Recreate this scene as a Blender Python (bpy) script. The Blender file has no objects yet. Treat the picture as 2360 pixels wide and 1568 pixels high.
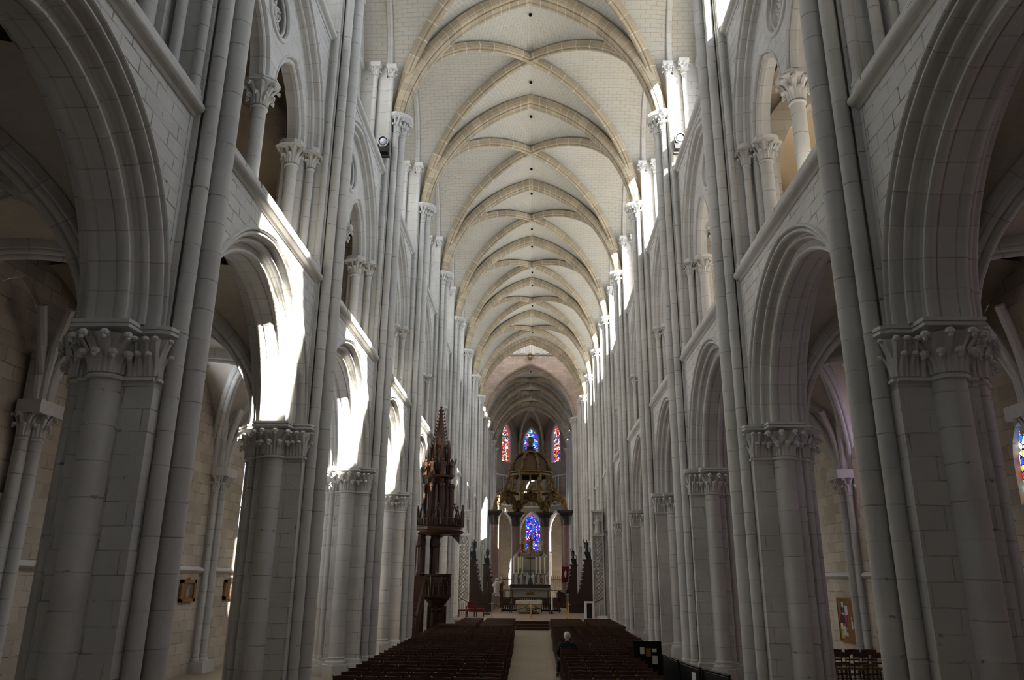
import bpy, bmesh, math, random
from math import pi, sin, cos, sqrt, acos, hypot, radians
from mathutils import Vector, Matrix
random.seed(11)
SC = bpy.context.scene
COL = SC.collection

# ------------------------------------------------------------------ mesh kit
class MB:
    """collects faces for ONE mesh object"""
    def __init__(self): self.v=[]; self.f=[]; self.uv=[]
    def add(self, pts, faces, uvs=None):
        b=len(self.v); self.v+= [tuple(p) for p in pts]
        for i,f in enumerate(faces):
            self.f.append([b+k for k in f])
            self.uv.append([uvs[k] for k in f] if uvs else None)
    def grid(self, rows, uvs=None, close=False):
        n=len(rows[0]); pts=[p for r in rows for p in r]
        fl=[]; m=n if close else n-1
        for i in range(len(rows)-1):
            for j in range(m):
                k=(j+1)%n
                fl.append([i*n+j, i*n+k, (i+1)*n+k, (i+1)*n+j])
        self.add(pts, fl, [u for r in uvs for u in r] if uvs else None)
    def box(self, x0,x1,y0,y1,z0,z1):
        p=[(x,y,z) for z in (z0,z1) for y in (y0,y1) for x in (x0,x1)]
        self.add(p, [(0,2,3,1),(4,5,7,6),(0,1,5,4),(2,6,7,3),(0,4,6,2),(1,3,7,5)])
    def lathe(self, c, prof, n=16, a0=0.0, a1=2*pi, sx=1, sy=1):
        full = abs(a1-a0-2*pi)<1e-6; m=n if full else n+1
        rows=[[(c[0]+sx*r*cos(a0+(a1-a0)*k/n), c[1]+sy*r*sin(a0+(a1-a0)*k/n), c[2]+z) for k in range(m)] for r,z in prof]
        self.grid(rows, close=full)
    def cyl(self, x,y,r,z0,z1,n=16,r1=None,caps=True):
        r1=r if r1 is None else r1
        self.lathe((x,y,0),[(r,z0),(r1,z1)],n)
        if caps:
            for rr,z in ((r,z0),(r1,z1)):
                self.add([(x+rr*cos(2*pi*k/n),y+rr*sin(2*pi*k/n),z) for k in range(n)],[list(range(n))])
    def tube(self, pts, r, n=8, caps=True):
        pts=[Vector(p) for p in pts]; rs=r if isinstance(r,(list,tuple)) else [r]*len(pts)
        rows=[]
        for i,p in enumerate(pts):
            t=(pts[min(i+1,len(pts)-1)]-pts[max(i-1,0)])
            if t.length<1e-9: t=Vector((0,0,1))
            t.normalize()
            a=t.cross(Vector((0.123,0.31,0.94))); 
            if a.length<.05: a=t.cross(Vector((1,0,0)))
            a.normalize(); b=t.cross(a)
            rows.append([tuple(p+(a*cos(2*pi*k/n)+b*sin(2*pi*k/n))*rs[i]) for k in range(n)])
        self.grid(rows, close=True)
        if caps:
            self.add(rows[0],[list(range(n))]); self.add(rows[-1],[list(range(n))])
    def ball(self, c, r, n=10, m=6, s=(1,1,1)):
        rows=[[(c[0]+s[0]*r*sin(pi*i/m)*cos(2*pi*k/n), c[1]+s[1]*r*sin(pi*i/m)*sin(2*pi*k/n), c[2]+s[2]*r*cos(pi*i/m)) for k in range(n)] for i in range(m+1)]
        self.grid(rows, close=True)
    def stack(self, levels, caps=True):
        """loft polygons [(poly2d, z)]"""
        rows=[[(p[0],p[1],z) for p in poly] for poly,z in levels]
        self.grid(rows, close=True)
        if caps:
            self.add(rows[0],[list(range(len(rows[0])))]); self.add(rows[-1],[list(range(len(rows[-1])))])
    def xform(self, M):
        self.v=[tuple(M@Vector(p)) for p in self.v]; return self
    def merge(self, o, M=None):
        b=len(self.v); self.v+=[tuple(M@Vector(p)) if M else p for p in o.v]
        self.f+=[[b+k for k in f] for f in o.f]; self.uv+=o.uv; return self
    def build(self, name, mat, parent=None, angle=35, loc=(0,0,0)):
        me=bpy.data.meshes.new(name)
        me.from_pydata(self.v,[],self.f)
        if any(u for u in self.uv):
            ul=me.uv_layers.new(name='UVMap'); i=0
            for f,u in zip(self.f,self.uv):
                for k in range(len(f)):
                    ul.data[i].uv = u[k] if u else (0,0); i+=1
        me.materials.append(mat)
        me.polygons.foreach_set('use_smooth',[True]*len(me.polygons))
        me.set_sharp_from_angle(angle=radians(angle))
        me.update()
        o=bpy.data.objects.new(name,me); COL.objects.link(o); o.location=loc
        if parent: o.parent=parent
        return o

def empty(name, loc=(0,0,0), rz=0):
    o=bpy.data.objects.new(name,None); COL.objects.link(o); o.location=loc; o.rotation_euler=(0,0,rz); o.empty_display_size=.3
    return o
def tag(o, label, cat, group=None, kind=None):
    o['label']=label; o['category']=cat
    if group: o['group']=group
    if kind: o['kind']=kind
    return o
def copy_tree(o, parent=None):
    c=o.copy(); COL.objects.link(c); c.parent=parent
    for ch in list(o.children): copy_tree(ch,c)
    return c
def offset(poly, d):
    n=len(poly); out=[]
    for i in range(n):
        p0,p1,p2=Vector(poly[i-1]),Vector(poly[i]),Vector(poly[(i+1)%n])
        e1=(p1-p0).normalized(); e2=(p2-p1).normalized()
        n1=Vector((e1.y,-e1.x)); n2=Vector((e2.y,-e2.x))
        b=n1+n2; k=max(.35,1+n1.dot(n2))
        q=p1+b*(d/k); out.append((q.x,q.y))
    return out
def arcp(cx,cy,r,a0,a1,n=5):
    return [(cx+r*cos(radians(a0+(a1-a0)*i/n)), cy+r*sin(radians(a0+(a1-a0)*i/n))) for i in range(n+1)]

# two-centred pointed arch: half span a, rise h
def RC(a,h): R=(a*a+h*h)/(2*a); return R,R-a
def arch_pt(a,h,d,t):
    R,c=RC(a,h); r=R+d; th=t*acos(max(-1,min(1,c/r))); return -c+r*cos(th), r*sin(th)
def arch_s(a,h,z):
    R,c=RC(a,h); return max(0.0,-c+sqrt(max(0,R*R-z*z)))
def arch_sweep(mb,a,h,z0,prof,to3,n=14,leg=0.0,signs=(1,-1),zmin=0.0):
    R,c=RC(a,h); v=[0]
    for i in range(1,len(prof)): v.append(v[-1]+hypot(prof[i][0]-prof[i-1][0],prof[i][1]-prof[i-1][1]))
    for sg in signs:
        rows=[];uvs=[]
        if leg>0:
            rows.append([to3(sg*(a+d),z0-leg,x) for d,x in prof]); uvs.append([(-leg,q) for q in v])
        for i in range(n+1):
            t=i/n; row=[]
            for d,x in prof:
                if zmin>0:
                    r_=R+d; t0=math.asin(zmin/r_)/acos(max(-1,min(1,c/r_))); s,z=arch_pt(a,h,d,t0+(1-t0)*t)
                else: s,z=arch_pt(a,h,d,t)
                row.append(to3(sg*s,z0+z,x))
            rows.append(row); u=t*acos(max(-1,min(1,c/R)))*R; uvs.append([(u,q) for q in v])
        mb.grid(rows,uvs)
def wall_over(mb,a,h,d,z0,ztop,yh,to2,n=14,zlow=None):
    """flat wall over a pointed opening, out to +-yh and up to ztop; below z0 the jamb strip down to zlow"""
    for sg in (1,-1):
        prev=(yh,z0); pts=[arch_pt(a,h,d,i/n) for i in range(n+1)]
        if yh>pts[0][0]+1e-4:
            s=pts[0][0]; zl=z0 if zlow is None else zlow
            mb.add([to2(sg*yh,zl),to2(sg*s,zl),to2(sg*s,z0),to2(sg*s,ztop),to2(sg*yh,ztop)],[(0,1,2,3,4)])
        for i in range(n):
            (s0,q0),(s1,q1)=pts[i],pts[i+1]
            mb.add([to2(sg*s0,z0+q0),to2(sg*s1,z0+q1),to2(sg*s1,ztop),to2(sg*s0,ztop)],[(0,1,2,3)])
def sweep_y(mb, prof, y0, y1):
    """straight moulding along y, profile (x,z)"""
    mb.grid([[(x,y,z) for x,z in prof] for y in (y0,y1)])
    for y in (y0,y1): mb.add([(x,y,z) for x,z in prof],[list(range(len(prof)))])

# ------------------------------------------------------------------ materials
def nodes(name):
    m=bpy.data.materials.new(name); m.use_nodes=True; nt=m.node_tree; nt.nodes.clear()
    out=nt.nodes.new('ShaderNodeOutputMaterial'); return m,nt,out
def N(nt,typ,**kw):
    n=nt.nodes.new(typ)
    for k,v in kw.items():
        if k in n.inputs: n.inputs[k].default_value=v
        else: setattr(n,k,v)
    return n
def L(nt,a,ao,b,bi): nt.links.new(a.outputs[ao],b.inputs[bi])
def rgba(c): return (c[0],c[1],c[2],1)

def stone(name, base, mode, var=.10, joint=.45, rough=.9, bw=.62, rh=.31, mortar=.011, jcol=None, bump=.35, stain=.16, stain_col=None):
    m,nt,out=nodes(name)
    bs=N(nt,'ShaderNodeBsdfPrincipled',Roughness=rough); bs.inputs['Specular IOR Level'].default_value=.25
    L(nt,bs,0,out,0)
    geo=N(nt,'ShaderNodeNewGeometry')
    if mode in('voussoir','web'):
        tc=N(nt,'ShaderNodeTexCoord'); sep=N(nt,'ShaderNodeSeparateXYZ'); L(nt,tc,'UV',sep,0)
        cmb=N(nt,'ShaderNodeCombineXYZ')
        if mode=='voussoir': L(nt,sep,1,cmb,0); L(nt,sep,0,cmb,1)
        else: L(nt,sep,0,cmb,0); L(nt,sep,1,cmb,1)
    elif mode=='floor':
        cmb=N(nt,'ShaderNodeVectorMath',operation='MULTIPLY'); cmb.inputs[1].default_value=(1,1,0); L(nt,geo,'Position',cmb,0)
    else:
        sep=N(nt,'ShaderNodeSeparateXYZ'); L(nt,geo,'Position',sep,0)
        ad=N(nt,'ShaderNodeMath',operation='ADD'); L(nt,sep,0,ad,0); L(nt,sep,1,ad,1)
        cmb=N(nt,'ShaderNodeCombineXYZ'); L(nt,ad,0,cmb,0); L(nt,sep,2,cmb,1)
    nz=N(nt,'ShaderNodeTexNoise',Scale=1.7,Detail=3.0); L(nt,geo,'Position',nz,'Vector')
    wob=N(nt,'ShaderNodeVectorMath',operation='MULTIPLY_ADD'); L(nt,nz,'Color',wob,0)
    w=.05 if mode in('ashlar','drum') else .012
    wob.inputs[1].default_value=(w,w,0); L(nt,cmb,0,wob,2)
    br=N(nt,'ShaderNodeTexBrick'); L(nt,wob,0,br,'Vector')
    br.inputs['Scale'].default_value=1.0; br.inputs['Mortar Size'].default_value=mortar; br.inputs['Mortar Smooth'].default_value=.3
    br.inputs['Brick Width'].default_value=bw; br.inputs['Row Height'].default_value=rh
    br.inputs['Color1'].default_value=(1-var,1-var,1-var*1.1,1); br.inputs['Color2'].default_value=(1+var*.6,1+var*.6,1+var*.5,1)
    br.inputs['Mortar'].default_value=rgba(jcol) if jcol else (joint,joint*.94,joint*.85,1)
    n2=N(nt,'ShaderNodeTexNoise',Scale=.55,Detail=6.0,Roughness=.62); L(nt,geo,'Position',n2,'Vector')
    rmp=N(nt,'ShaderNodeMapRange'); rmp.inputs[1].default_value=.3; rmp.inputs[2].default_value=.72; rmp.inputs[3].default_value=1-stain; rmp.inputs[4].default_value=1.05
    L(nt,n2,0,rmp,0)
    # joints come and go
    n3=N(nt,'ShaderNodeTexNoise',Scale=2.3,Detail=2.0); L(nt,geo,'Position',n3,'Vector')
    r3=N(nt,'ShaderNodeMapRange'); r3.inputs[1].default_value=.40; r3.inputs[2].default_value=.66; r3.inputs[3].default_value=.12 if mode in('ashlar','drum') else .6; L(nt,n3,0,r3,0)
    jm=N(nt,'ShaderNodeMath',operation='MULTIPLY'); L(nt,br,'Fac',jm,0); L(nt,r3,0,jm,1)
    if mode in('ashlar','drum'):
        bk=N(nt,'ShaderNodeTexBrick'); L(nt,wob,0,bk,'Vector')
        for q_,v_ in (('Scale',1.0),('Mortar Size',.035),('Mortar Smooth',.8),('Brick Width',bw),('Row Height',rh)): bk.inputs[q_].default_value=v_
        n6=N(nt,'ShaderNodeTexNoise',Scale=7.0,Detail=3.0); L(nt,geo,'Position',n6,'Vector')
        r6=N(nt,'ShaderNodeMapRange'); r6.inputs[1].default_value=.63; r6.inputs[2].default_value=.70; L(nt,n6,0,r6,0)
        ch=N(nt,'ShaderNodeMath',operation='MULTIPLY'); L(nt,bk,'Fac',ch,0); L(nt,r6,0,ch,1)
        mxx=N(nt,'ShaderNodeMath',operation='MAXIMUM'); L(nt,jm,0,mxx,0); L(nt,ch,0,mxx,1); jm=mxx
    # colour: stone where no joint
    mixj=N(nt,'ShaderNodeMix',data_type='RGBA'); L(nt,jm,0,mixj,0)
    br2=N(nt,'ShaderNodeMix',data_type='RGBA'); br2.inputs[0].default_value=1; br2.blend_type='MULTIPLY'
    # brick tint without mortar: divide influence by mixing toward white where mortar
    tint=N(nt,'ShaderNodeMix',data_type='RGBA'); L(nt,br,'Fac',tint,0); L(nt,br,'Color',tint,6); tint.inputs[7].default_value=(1,1,1,1)
    br2.inputs[6].default_value=rgba(base); L(nt,tint,2,br2,7)
    st=N(nt,'ShaderNodeMix',data_type='RGBA'); st.blend_type='MULTIPLY'; st.inputs[0].default_value=1
    L(nt,br2,2,st,6); cr=N(nt,'ShaderNodeCombineColor'); 
    sc=stain_col or (1,1,1)
    for i in range(3):
        mm=N(nt,'ShaderNodeMath',operation='MULTIPLY'); L(nt,rmp,0,mm,0); mm.inputs[1].default_value=sc[i]; L(nt,mm,0,cr,i)
    L(nt,cr,0,st,7)
    L(nt,st,2,mixj,6)
    jc=jcol or (base[0]*joint,base[1]*joint*.94,base[2]*joint*.85); mixj.inputs[7].default_value=rgba(jc)
    L(nt,mixj,2,bs,'Base Color')
    n4=N(nt,'ShaderNodeTexNoise',Scale=14.0,Detail=4.0); L(nt,geo,'Position',n4,'Vector')
    hm=N(nt,'ShaderNodeMath',operation='MULTIPLY_ADD'); L(nt,jm,0,hm,0); hm.inputs[1].default_value=-.8; L(nt,n4,0,hm,2)
    bp=N(nt,'ShaderNodeBump',Strength=bump,Distance=.02); L(nt,hm,0,bp,'Height'); L(nt,bp,0,bs,'Normal')
    return m
def plain(name, col, rough=.6, metal=0.0, noise=.0, scale=8.0, spec=.4, bump=0.0, col2=None):
    m,nt,out=nodes(name); bs=N(nt,'ShaderNodeBsdfPrincipled',Roughness=rough,Metallic=metal); bs.inputs['Specular IOR Level'].default_value=spec; L(nt,bs,0,out,0)
    tc=N(nt,'ShaderNodeTexCoord'); nz=N(nt,'ShaderNodeTexNoise',Scale=scale,Detail=5.0); L(nt,tc,'Object',nz,'Vector')
    mx=N(nt,'ShaderNodeMix',data_type='RGBA'); L(nt,nz,0,mx,0); c2=col2 or tuple(max(0,c*(1-noise)) for c in col)
    mx.inputs[6].default_value=rgba(c2); mx.inputs[7].default_value=rgba(tuple(min(1,c*(1+noise*.6)) for c in col)); L(nt,mx,2,bs,'Base Color')
    if bump:
        bp=N(nt,'ShaderNodeBump',Strength=bump,Distance=.01); L(nt,nz,0,bp,'Height'); L(nt,bp,0,bs,'Normal')
    return m
def wood(name, c1, c2, rough=.45, scale=6.0):
    m,nt,out=nodes(name); bs=N(nt,'ShaderNodeBsdfPrincipled',Roughness=rough); L(nt,bs,0,out,0)
    tc=N(nt,'ShaderNodeTexCoord'); mp=N(nt,'ShaderNodeMapping'); mp.inputs['Scale'].default_value=(1,1,.15); L(nt,tc,'Object',mp,0)
    nz=N(nt,'ShaderNodeTexNoise',Scale=scale*4,Detail=6.0,Distortion=.6); L(nt,mp,0,nz,'Vector')
    mx=N(nt,'ShaderNodeMix',data_type='RGBA'); L(nt,nz,0,mx,0); mx.inputs[6].default_value=rgba(c1); mx.inputs[7].default_value=rgba(c2); L(nt,mx,2,bs,'Base Color')
    return m
def stained(name, palette, strength, cell=5.0, lead=.07):
    m,nt,out=nodes(name); em=N(nt,'ShaderNodeEmission',Strength=strength); L(nt,em,0,out,0)
    geo=N(nt,'ShaderNodeNewGeometry')
    vo=N(nt,'ShaderNodeTexVoronoi',Scale=cell); L(nt,geo,'Position',vo,'Vector')
    sp=N(nt,'ShaderNodeSeparateColor'); L(nt,vo,'Color',sp,0)
    rp=N(nt,'ShaderNodeValToRGB'); rp.color_ramp.interpolation='CONSTANT'; L(nt,sp,0,rp,0)
    els=rp.color_ramp.elements
    while len(els)<len(palette): els.new(.5)
    for i,c in enumerate(palette): els[i].position=i/len(palette); els[i].color=rgba(c)
    ve=N(nt,'ShaderNodeTexVoronoi',Scale=cell); ve.feature='DISTANCE_TO_EDGE'; L(nt,geo,'Position',ve,'Vector')
    gt=N(nt,'ShaderNodeMath',operation='GREATER_THAN'); L(nt,ve,'Distance',gt,0); gt.inputs[1].default_value=lead
    mx=N(nt,'ShaderNodeMix',data_type='RGBA'); L(nt,gt,0,mx,0); mx.inputs[6].default_value=(.004,.004,.005,1); L(nt,rp,0,mx,7)
    L(nt,mx,2,em,0)
    return m
def clearglass(name, tint=(.93,.95,.97)):
    m,nt,out=nodes(name); tr=N(nt,'ShaderNodeBsdfTransparent'); tr.inputs[0].default_value=rgba(tint)
    gl=N(nt,'ShaderNodeBsdfGlossy',Roughness=.15); mx=N(nt,'ShaderNodeMixShader'); mx.inputs[0].default_value=.04
    geo=N(nt,'ShaderNodeNewGeometry')
    L(nt,tr,0,mx,1); L(nt,gl,0,mx,2); L(nt,mx,0,out,0); return m

ST=(.60,.59,.57)
M={}
M['wall']=stone('stone_ashlar',ST,'ashlar',var=.05,joint=.42,mortar=.009,stain=.2)
M['spandrel']=stone('stone_rough_ashlar',ST,'ashlar',var=.06,joint=.36,bw=.50,rh=.25,mortar=.013,stain=.2,bump=.6)
M['drum']=stone('stone_drum',ST,'drum',var=.05,joint=.40,bw=60,rh=.47,mortar=.009,stain=.2)
M['arch']=stone('stone_moulding',ST,'voussoir',var=.06,joint=.55,bw=60,rh=.42,mortar=.007)
M['carve']=plain('stone_carved',(.60,.59,.57),.9,noise=.12,scale=7,spec=.2,bump=.3)
M['web']=stone('vault_web_masonry',(.49,.475,.43),'web',var=.03,bw=.40,rh=.19,mortar=.009,jcol=(.33,.26,.165),bump=.1,stain=.05)
M['rib']=stone('vault_rib_stone',(.47,.395,.29),'voussoir',var=.16,bw=60,rh=.40,mortar=.012,jcol=(.66,.62,.55),bump=.25,stain=.22)
M['pink']=stone('stone_pinkish',(.50,.41,.36),'ashlar',var=.14,joint=.5,stain=.2)
M['aisle']=stone('stone_aisle_wall',(.52,.46,.385),'ashlar',var=.16,joint=.42,stain=.22)
M['floor']=stone('floor_tiles',(.30,.245,.185),'floor',var=.05,bw=.62,rh=.62,mortar=.006,jcol=(.16,.12,.09),rough=.55,bump=.08,stain=.12)
M['plaster']=plain('gallery_plaster',(.42,.34,.24),.95,noise=.35,scale=.6,spec=.1)
M['wood']=wood('dark_chair_wood',(.035,.012,.006),(.075,.03,.013),.42)
M['rush']=plain('woven_rush',(.20,.115,.04),.75,noise=.4,scale=60,bump=.4)
M['oak']=wood('pulpit_oak',(.030,.012,.006),(.075,.030,.013),.38)
M['bench']=wood('bench_wood',(.05,.02,.007),(.13,.06,.02),.4)
M['stall']=wood('stall_wood',(.018,.008,.005),(.042,.018,.010),.4)
M['black']=plain('black_metal',(.012,.012,.013),.4,.6)
M['lens']=plain('lamp_lens',(.55,.6,.65),.08,.0,spec=.9)
M['steel']=plain('bright_steel_ring',(.7,.7,.72),.25,1.0)
M['brass']=plain('polished_brass',(.85,.55,.16),.22,1.0)
M['gilt']=plain('old_gilding',(.20,.125,.05),.42,.7,noise=.6,scale=5,bump=.5)
M['bronze']=plain('dark_bronze',(.035,.042,.042),.35,.7,noise=.4,scale=6)
M['marble']=plain('pink_marble',(.22,.13,.105),.3,noise=.4,scale=3)
M['greym']=plain('grey_marble',(.30,.275,.25),.35,noise=.3,scale=3)
M['dkmarble']=plain('dark_marble',(.035,.03,.028),.3,noise=.3)
M['white']=plain('white_cloth',(.72,.66,.58),.85,noise=.06)
M['frontal']=plain('altar_frontal',(.42,.35,.22),.8,noise=.15,scale=12)
M['wpaint']=plain('white_paint',(.75,.76,.77),.6,noise=.05)
M['red']=plain('red_velvet',(.16,.008,.012),.85,noise=.3)
M['carpet']=plain('brown_carpet',(.05,.02,.012),.95,noise=.35,scale=20)
M['platform']=plain('platform_stone',(.30,.215,.17),.6,noise=.15,scale=2)
M['candle']=plain('candle_wax',(.78,.70,.50),.5,noise=.05)
M['cork']=plain('cork',(.26,.13,.05),.9,noise=.25,scale=40)
M['paper']=plain('white_paper',(.62,.62,.62),.8,noise=.04)
M['frame']=plain('gilt_frame_wood',(.30,.13,.03),.4,noise=.3,scale=6)
M['paint']=plain('dark_oil_paint',(.03,.035,.028),.4,noise=.7,scale=3,col2=(.20,.18,.13))
M['clear']=clearglass('clear_window_glass')
M['hole']=plain('dark_hole',(.01,.009,.008),1.0,spec=0)
M['skin']=plain('skin',(.42,.24,.17),.55,noise=.1)
M['hair']=plain('white_hair',(.62,.60,.57),.85,noise=.25,scale=30,bump=.4)
M['coat']=plain('dark_green_coat',(.010,.014,.012),.9,noise=.3,scale=15)
M['trousers']=plain('grey_green_trousers',(.030,.032,.024),.9,noise=.2)
M['bluesh']=plain('dark_blue_shoe',(.006,.010,.018),.5)
M['sole']=plain('grey_sole',(.16,.17,.14),.8)
M['leaf']=plain('plant_leaf',(.02,.045,.012),.6,noise=.4)
blue=[(.02,.05,.7),(.05,.25,.9),(.02,.03,.35),(.6,.75,1),(.55,.02,.04),(.03,.35,.45),(.02,.1,.75),(.9,.95,1),(.1,.02,.3),(.0,.12,.55)]
redp=[(.8,.02,.02),(.02,.04,.3),(.9,.9,.95),(.7,.03,.02),(.03,.02,.05),(.03,.2,.1),(.55,.01,.02),(.7,.8,1),(.02,.02,.05),(.75,.33,.05),(.8,.85,.95)]
mixp=[(.75,.02,.05),(.02,.1,.7),(.85,.9,1),(.03,.45,.25),(.6,.02,.3),(.02,.05,.35),(.9,.6,.1),(.95,.95,1),(.4,.0,.02),(.3,.6,.9)]
M['glass_blue']=stained('stained_glass_blue',blue,1.5,5.6)
M['glass_red']=stained('stained_glass_red',redp,1.5,5.6)
M['glass_lady']=stained('stained_glass_chapel',blue[:3]+[(.5,.0,.15),(.03,.06,.5),(.0,.1,.5),(.7,.8,1),(.1,.0,.4),(.02,.06,.55)],1.2,6.0)
M['glass_mix']=stained('stained_glass_aisle',mixp,1.9,7.0)
M['glass_sunblock']=stained('sunblock_glass_choir',blue,.5,4.0)  # opaque panes put into the choir clerestory to keep the sun out
M['glass_white']=stained('leaded_white_glass',[(1,.97,.93),(.95,.93,.88),(1,1,1)],3.0,3.0,.03)
M['redsign']=plain('red_print',(.45,.03,.03),.7)
M['grn']=plain('green_print',(.03,.22,.06),.7)
M['mag']=plain('magenta_print',(.35,.05,.18),.7)
M['blu']=plain('blue_print',(.05,.10,.25),.7)
M['yel']=plain('yellow_print',(.55,.42,.10),.7)

ORD=['nearest','second','third','fourth','fifth','sixth','seventh','eighth','ninth','tenth','eleventh','twelfth']
NUM=['first','second','third','fourth','fifth','sixth','seventh','eighth','ninth','tenth','eleventh','twelfth','thirteenth','fourteenth','fifteenth','sixteenth','seventeenth','eighteenth','nineteenth','twentieth','twenty-first']

# ------------------------------------------------------------------ levels (metres)
ZAB=6.12; ZAST=5.37; ZS1=9.62; ZTC=13.15; ZS2=16.60; ZVC=19.25; ZCC=21.25
PC=5.74                                   # pier centre line, distance from the nave axis
YP=[-10.6,-3.5,3.6,10.7,17.757,24.935,32.03,40.2,47.95,55.39,62.85,70.3]   # pier axes; index 3 is the nearest visible
L0=7.1

# ------------------------------------------------------------------ capitals
def capital(mb,x,y,z0,z1,r0,r1,nl=8,a0=0,a1=2*pi,knob=.045,out=.07,seg=16):
    h=z1-z0; full=abs(a1-a0-2*pi)<1e-6
    mb.lathe((x,y,0),[(r0,z0-.06),(r0*1.17,z0-.045),(r0*1.2,z0-.015),(r0*1.1,z0+.012),(r0*1.0,z0+.02)],seg,a0,a1)
    bell=lambda s: r0*1.0+(r1-r0)*(s**2.4)
    mb.lathe((x,y,0),[(bell(i/6),z0+.02+(h-.02)*i/6) for i in range(7)],seg,a0,a1)
    for tier,(top,ph,kw) in enumerate(((.56,0,1.0),(.97,.5,1.0))):
        cnt=nl if full else nl+(1 if tier==0 else 0)
        for k in range(cnt):
            a=a0+(a1-a0)*((k+ph)/nl)
            if not full and tier==1 and k>=nl: continue
            hw=min(.5*(a1-a0)/nl,.6)*kw
            rows=[]
            for i in range(6):
                s=i/5; zz=z0+.03+h*top*s; r=bell(top*s)+.014+out*(s**3); w=hw*(1-.5*s)*.95
                if i==5: zz-=.02
                rows.append([(x+(r-.012)*cos(a-w),y+(r-.012)*sin(a-w),zz),(x+(r+.02)*cos(a),y+(r+.02)*sin(a),zz),(x+(r-.012)*cos(a+w),y+(r-.012)*sin(a+w),zz)])
            mb.grid(rows)
            rr=bell(top)+out+.035; mb.ball((x+rr*cos(a),y+rr*sin(a),z0+h*top-.03),knob*1.15,8,5,(1,1,.9)); mb.ball((x+(rr+.02)*cos(a),y+(rr+.02)*sin(a),z0+h*top-.03-knob*1.1),knob*.65,6,4)
def frieze(mb, p0, p1, nrm, z0, z1, n, out=.12, knob=.045):
    """flat leaf capital along a wall strip from p0 to p1"""
    p0=Vector(p0);p1=Vector(p1);nv=Vector(nrm); h=z1-z0
    prof=[(.0,-.06),(.05,-.045),(.05,-.01),(.015,.015),(.012,.3*h),(.03,.6*h),(.07,.85*h),(out,h)]
    mb.grid([[(*(q+nv*d),z0+zz) for q in (p0,p1)] for d,zz in prof])
    for q in (p0,p1): mb.add([(*(q+nv*d),z0+zz) for d,zz in prof]+[(*q,z1)],[list(range(len(prof)+1))])
    tv=(p1-p0)/n
    for tier,top in ((0,.56),(1,.96)):
        for k in range(n):
            c=p0+tv*(k+.5) if tier==0 else p0+tv*(k+.98)
            if tier==1 and k==n-1: c=p0+tv*.02
            hw=tv*.36; rows=[]
            for i in range(6):
                s=i/5; d=.02+.05*s+.08*s**3; w=1-.6*s
                rows.append([(*(c-hw*w+nv*(d-.015)),z0+.02+h*top*s),(*(c+nv*(d+.02)),z0+.02+h*top*s),(*(c+hw*w+nv*(d-.015)),z0+.02+h*top*s)])
            mb.grid(rows); q=c+nv*.15; mb.ball((q.x,q.y,z0+h*top-.01),knob,8,5,(1,1,.85))
def base_ring(mb,x,y,r,z,n=16):
    mb.lathe((x,y,0),[(r*1.45,z-.14),(r*1.5,z-.10),(r*1.45,z-.06),(r*1.2,z-.03),(r*1.15,z+.0),(r*1.22,z+.03),(r*1.1,z+.06),(r,z+.07)],n)

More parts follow.
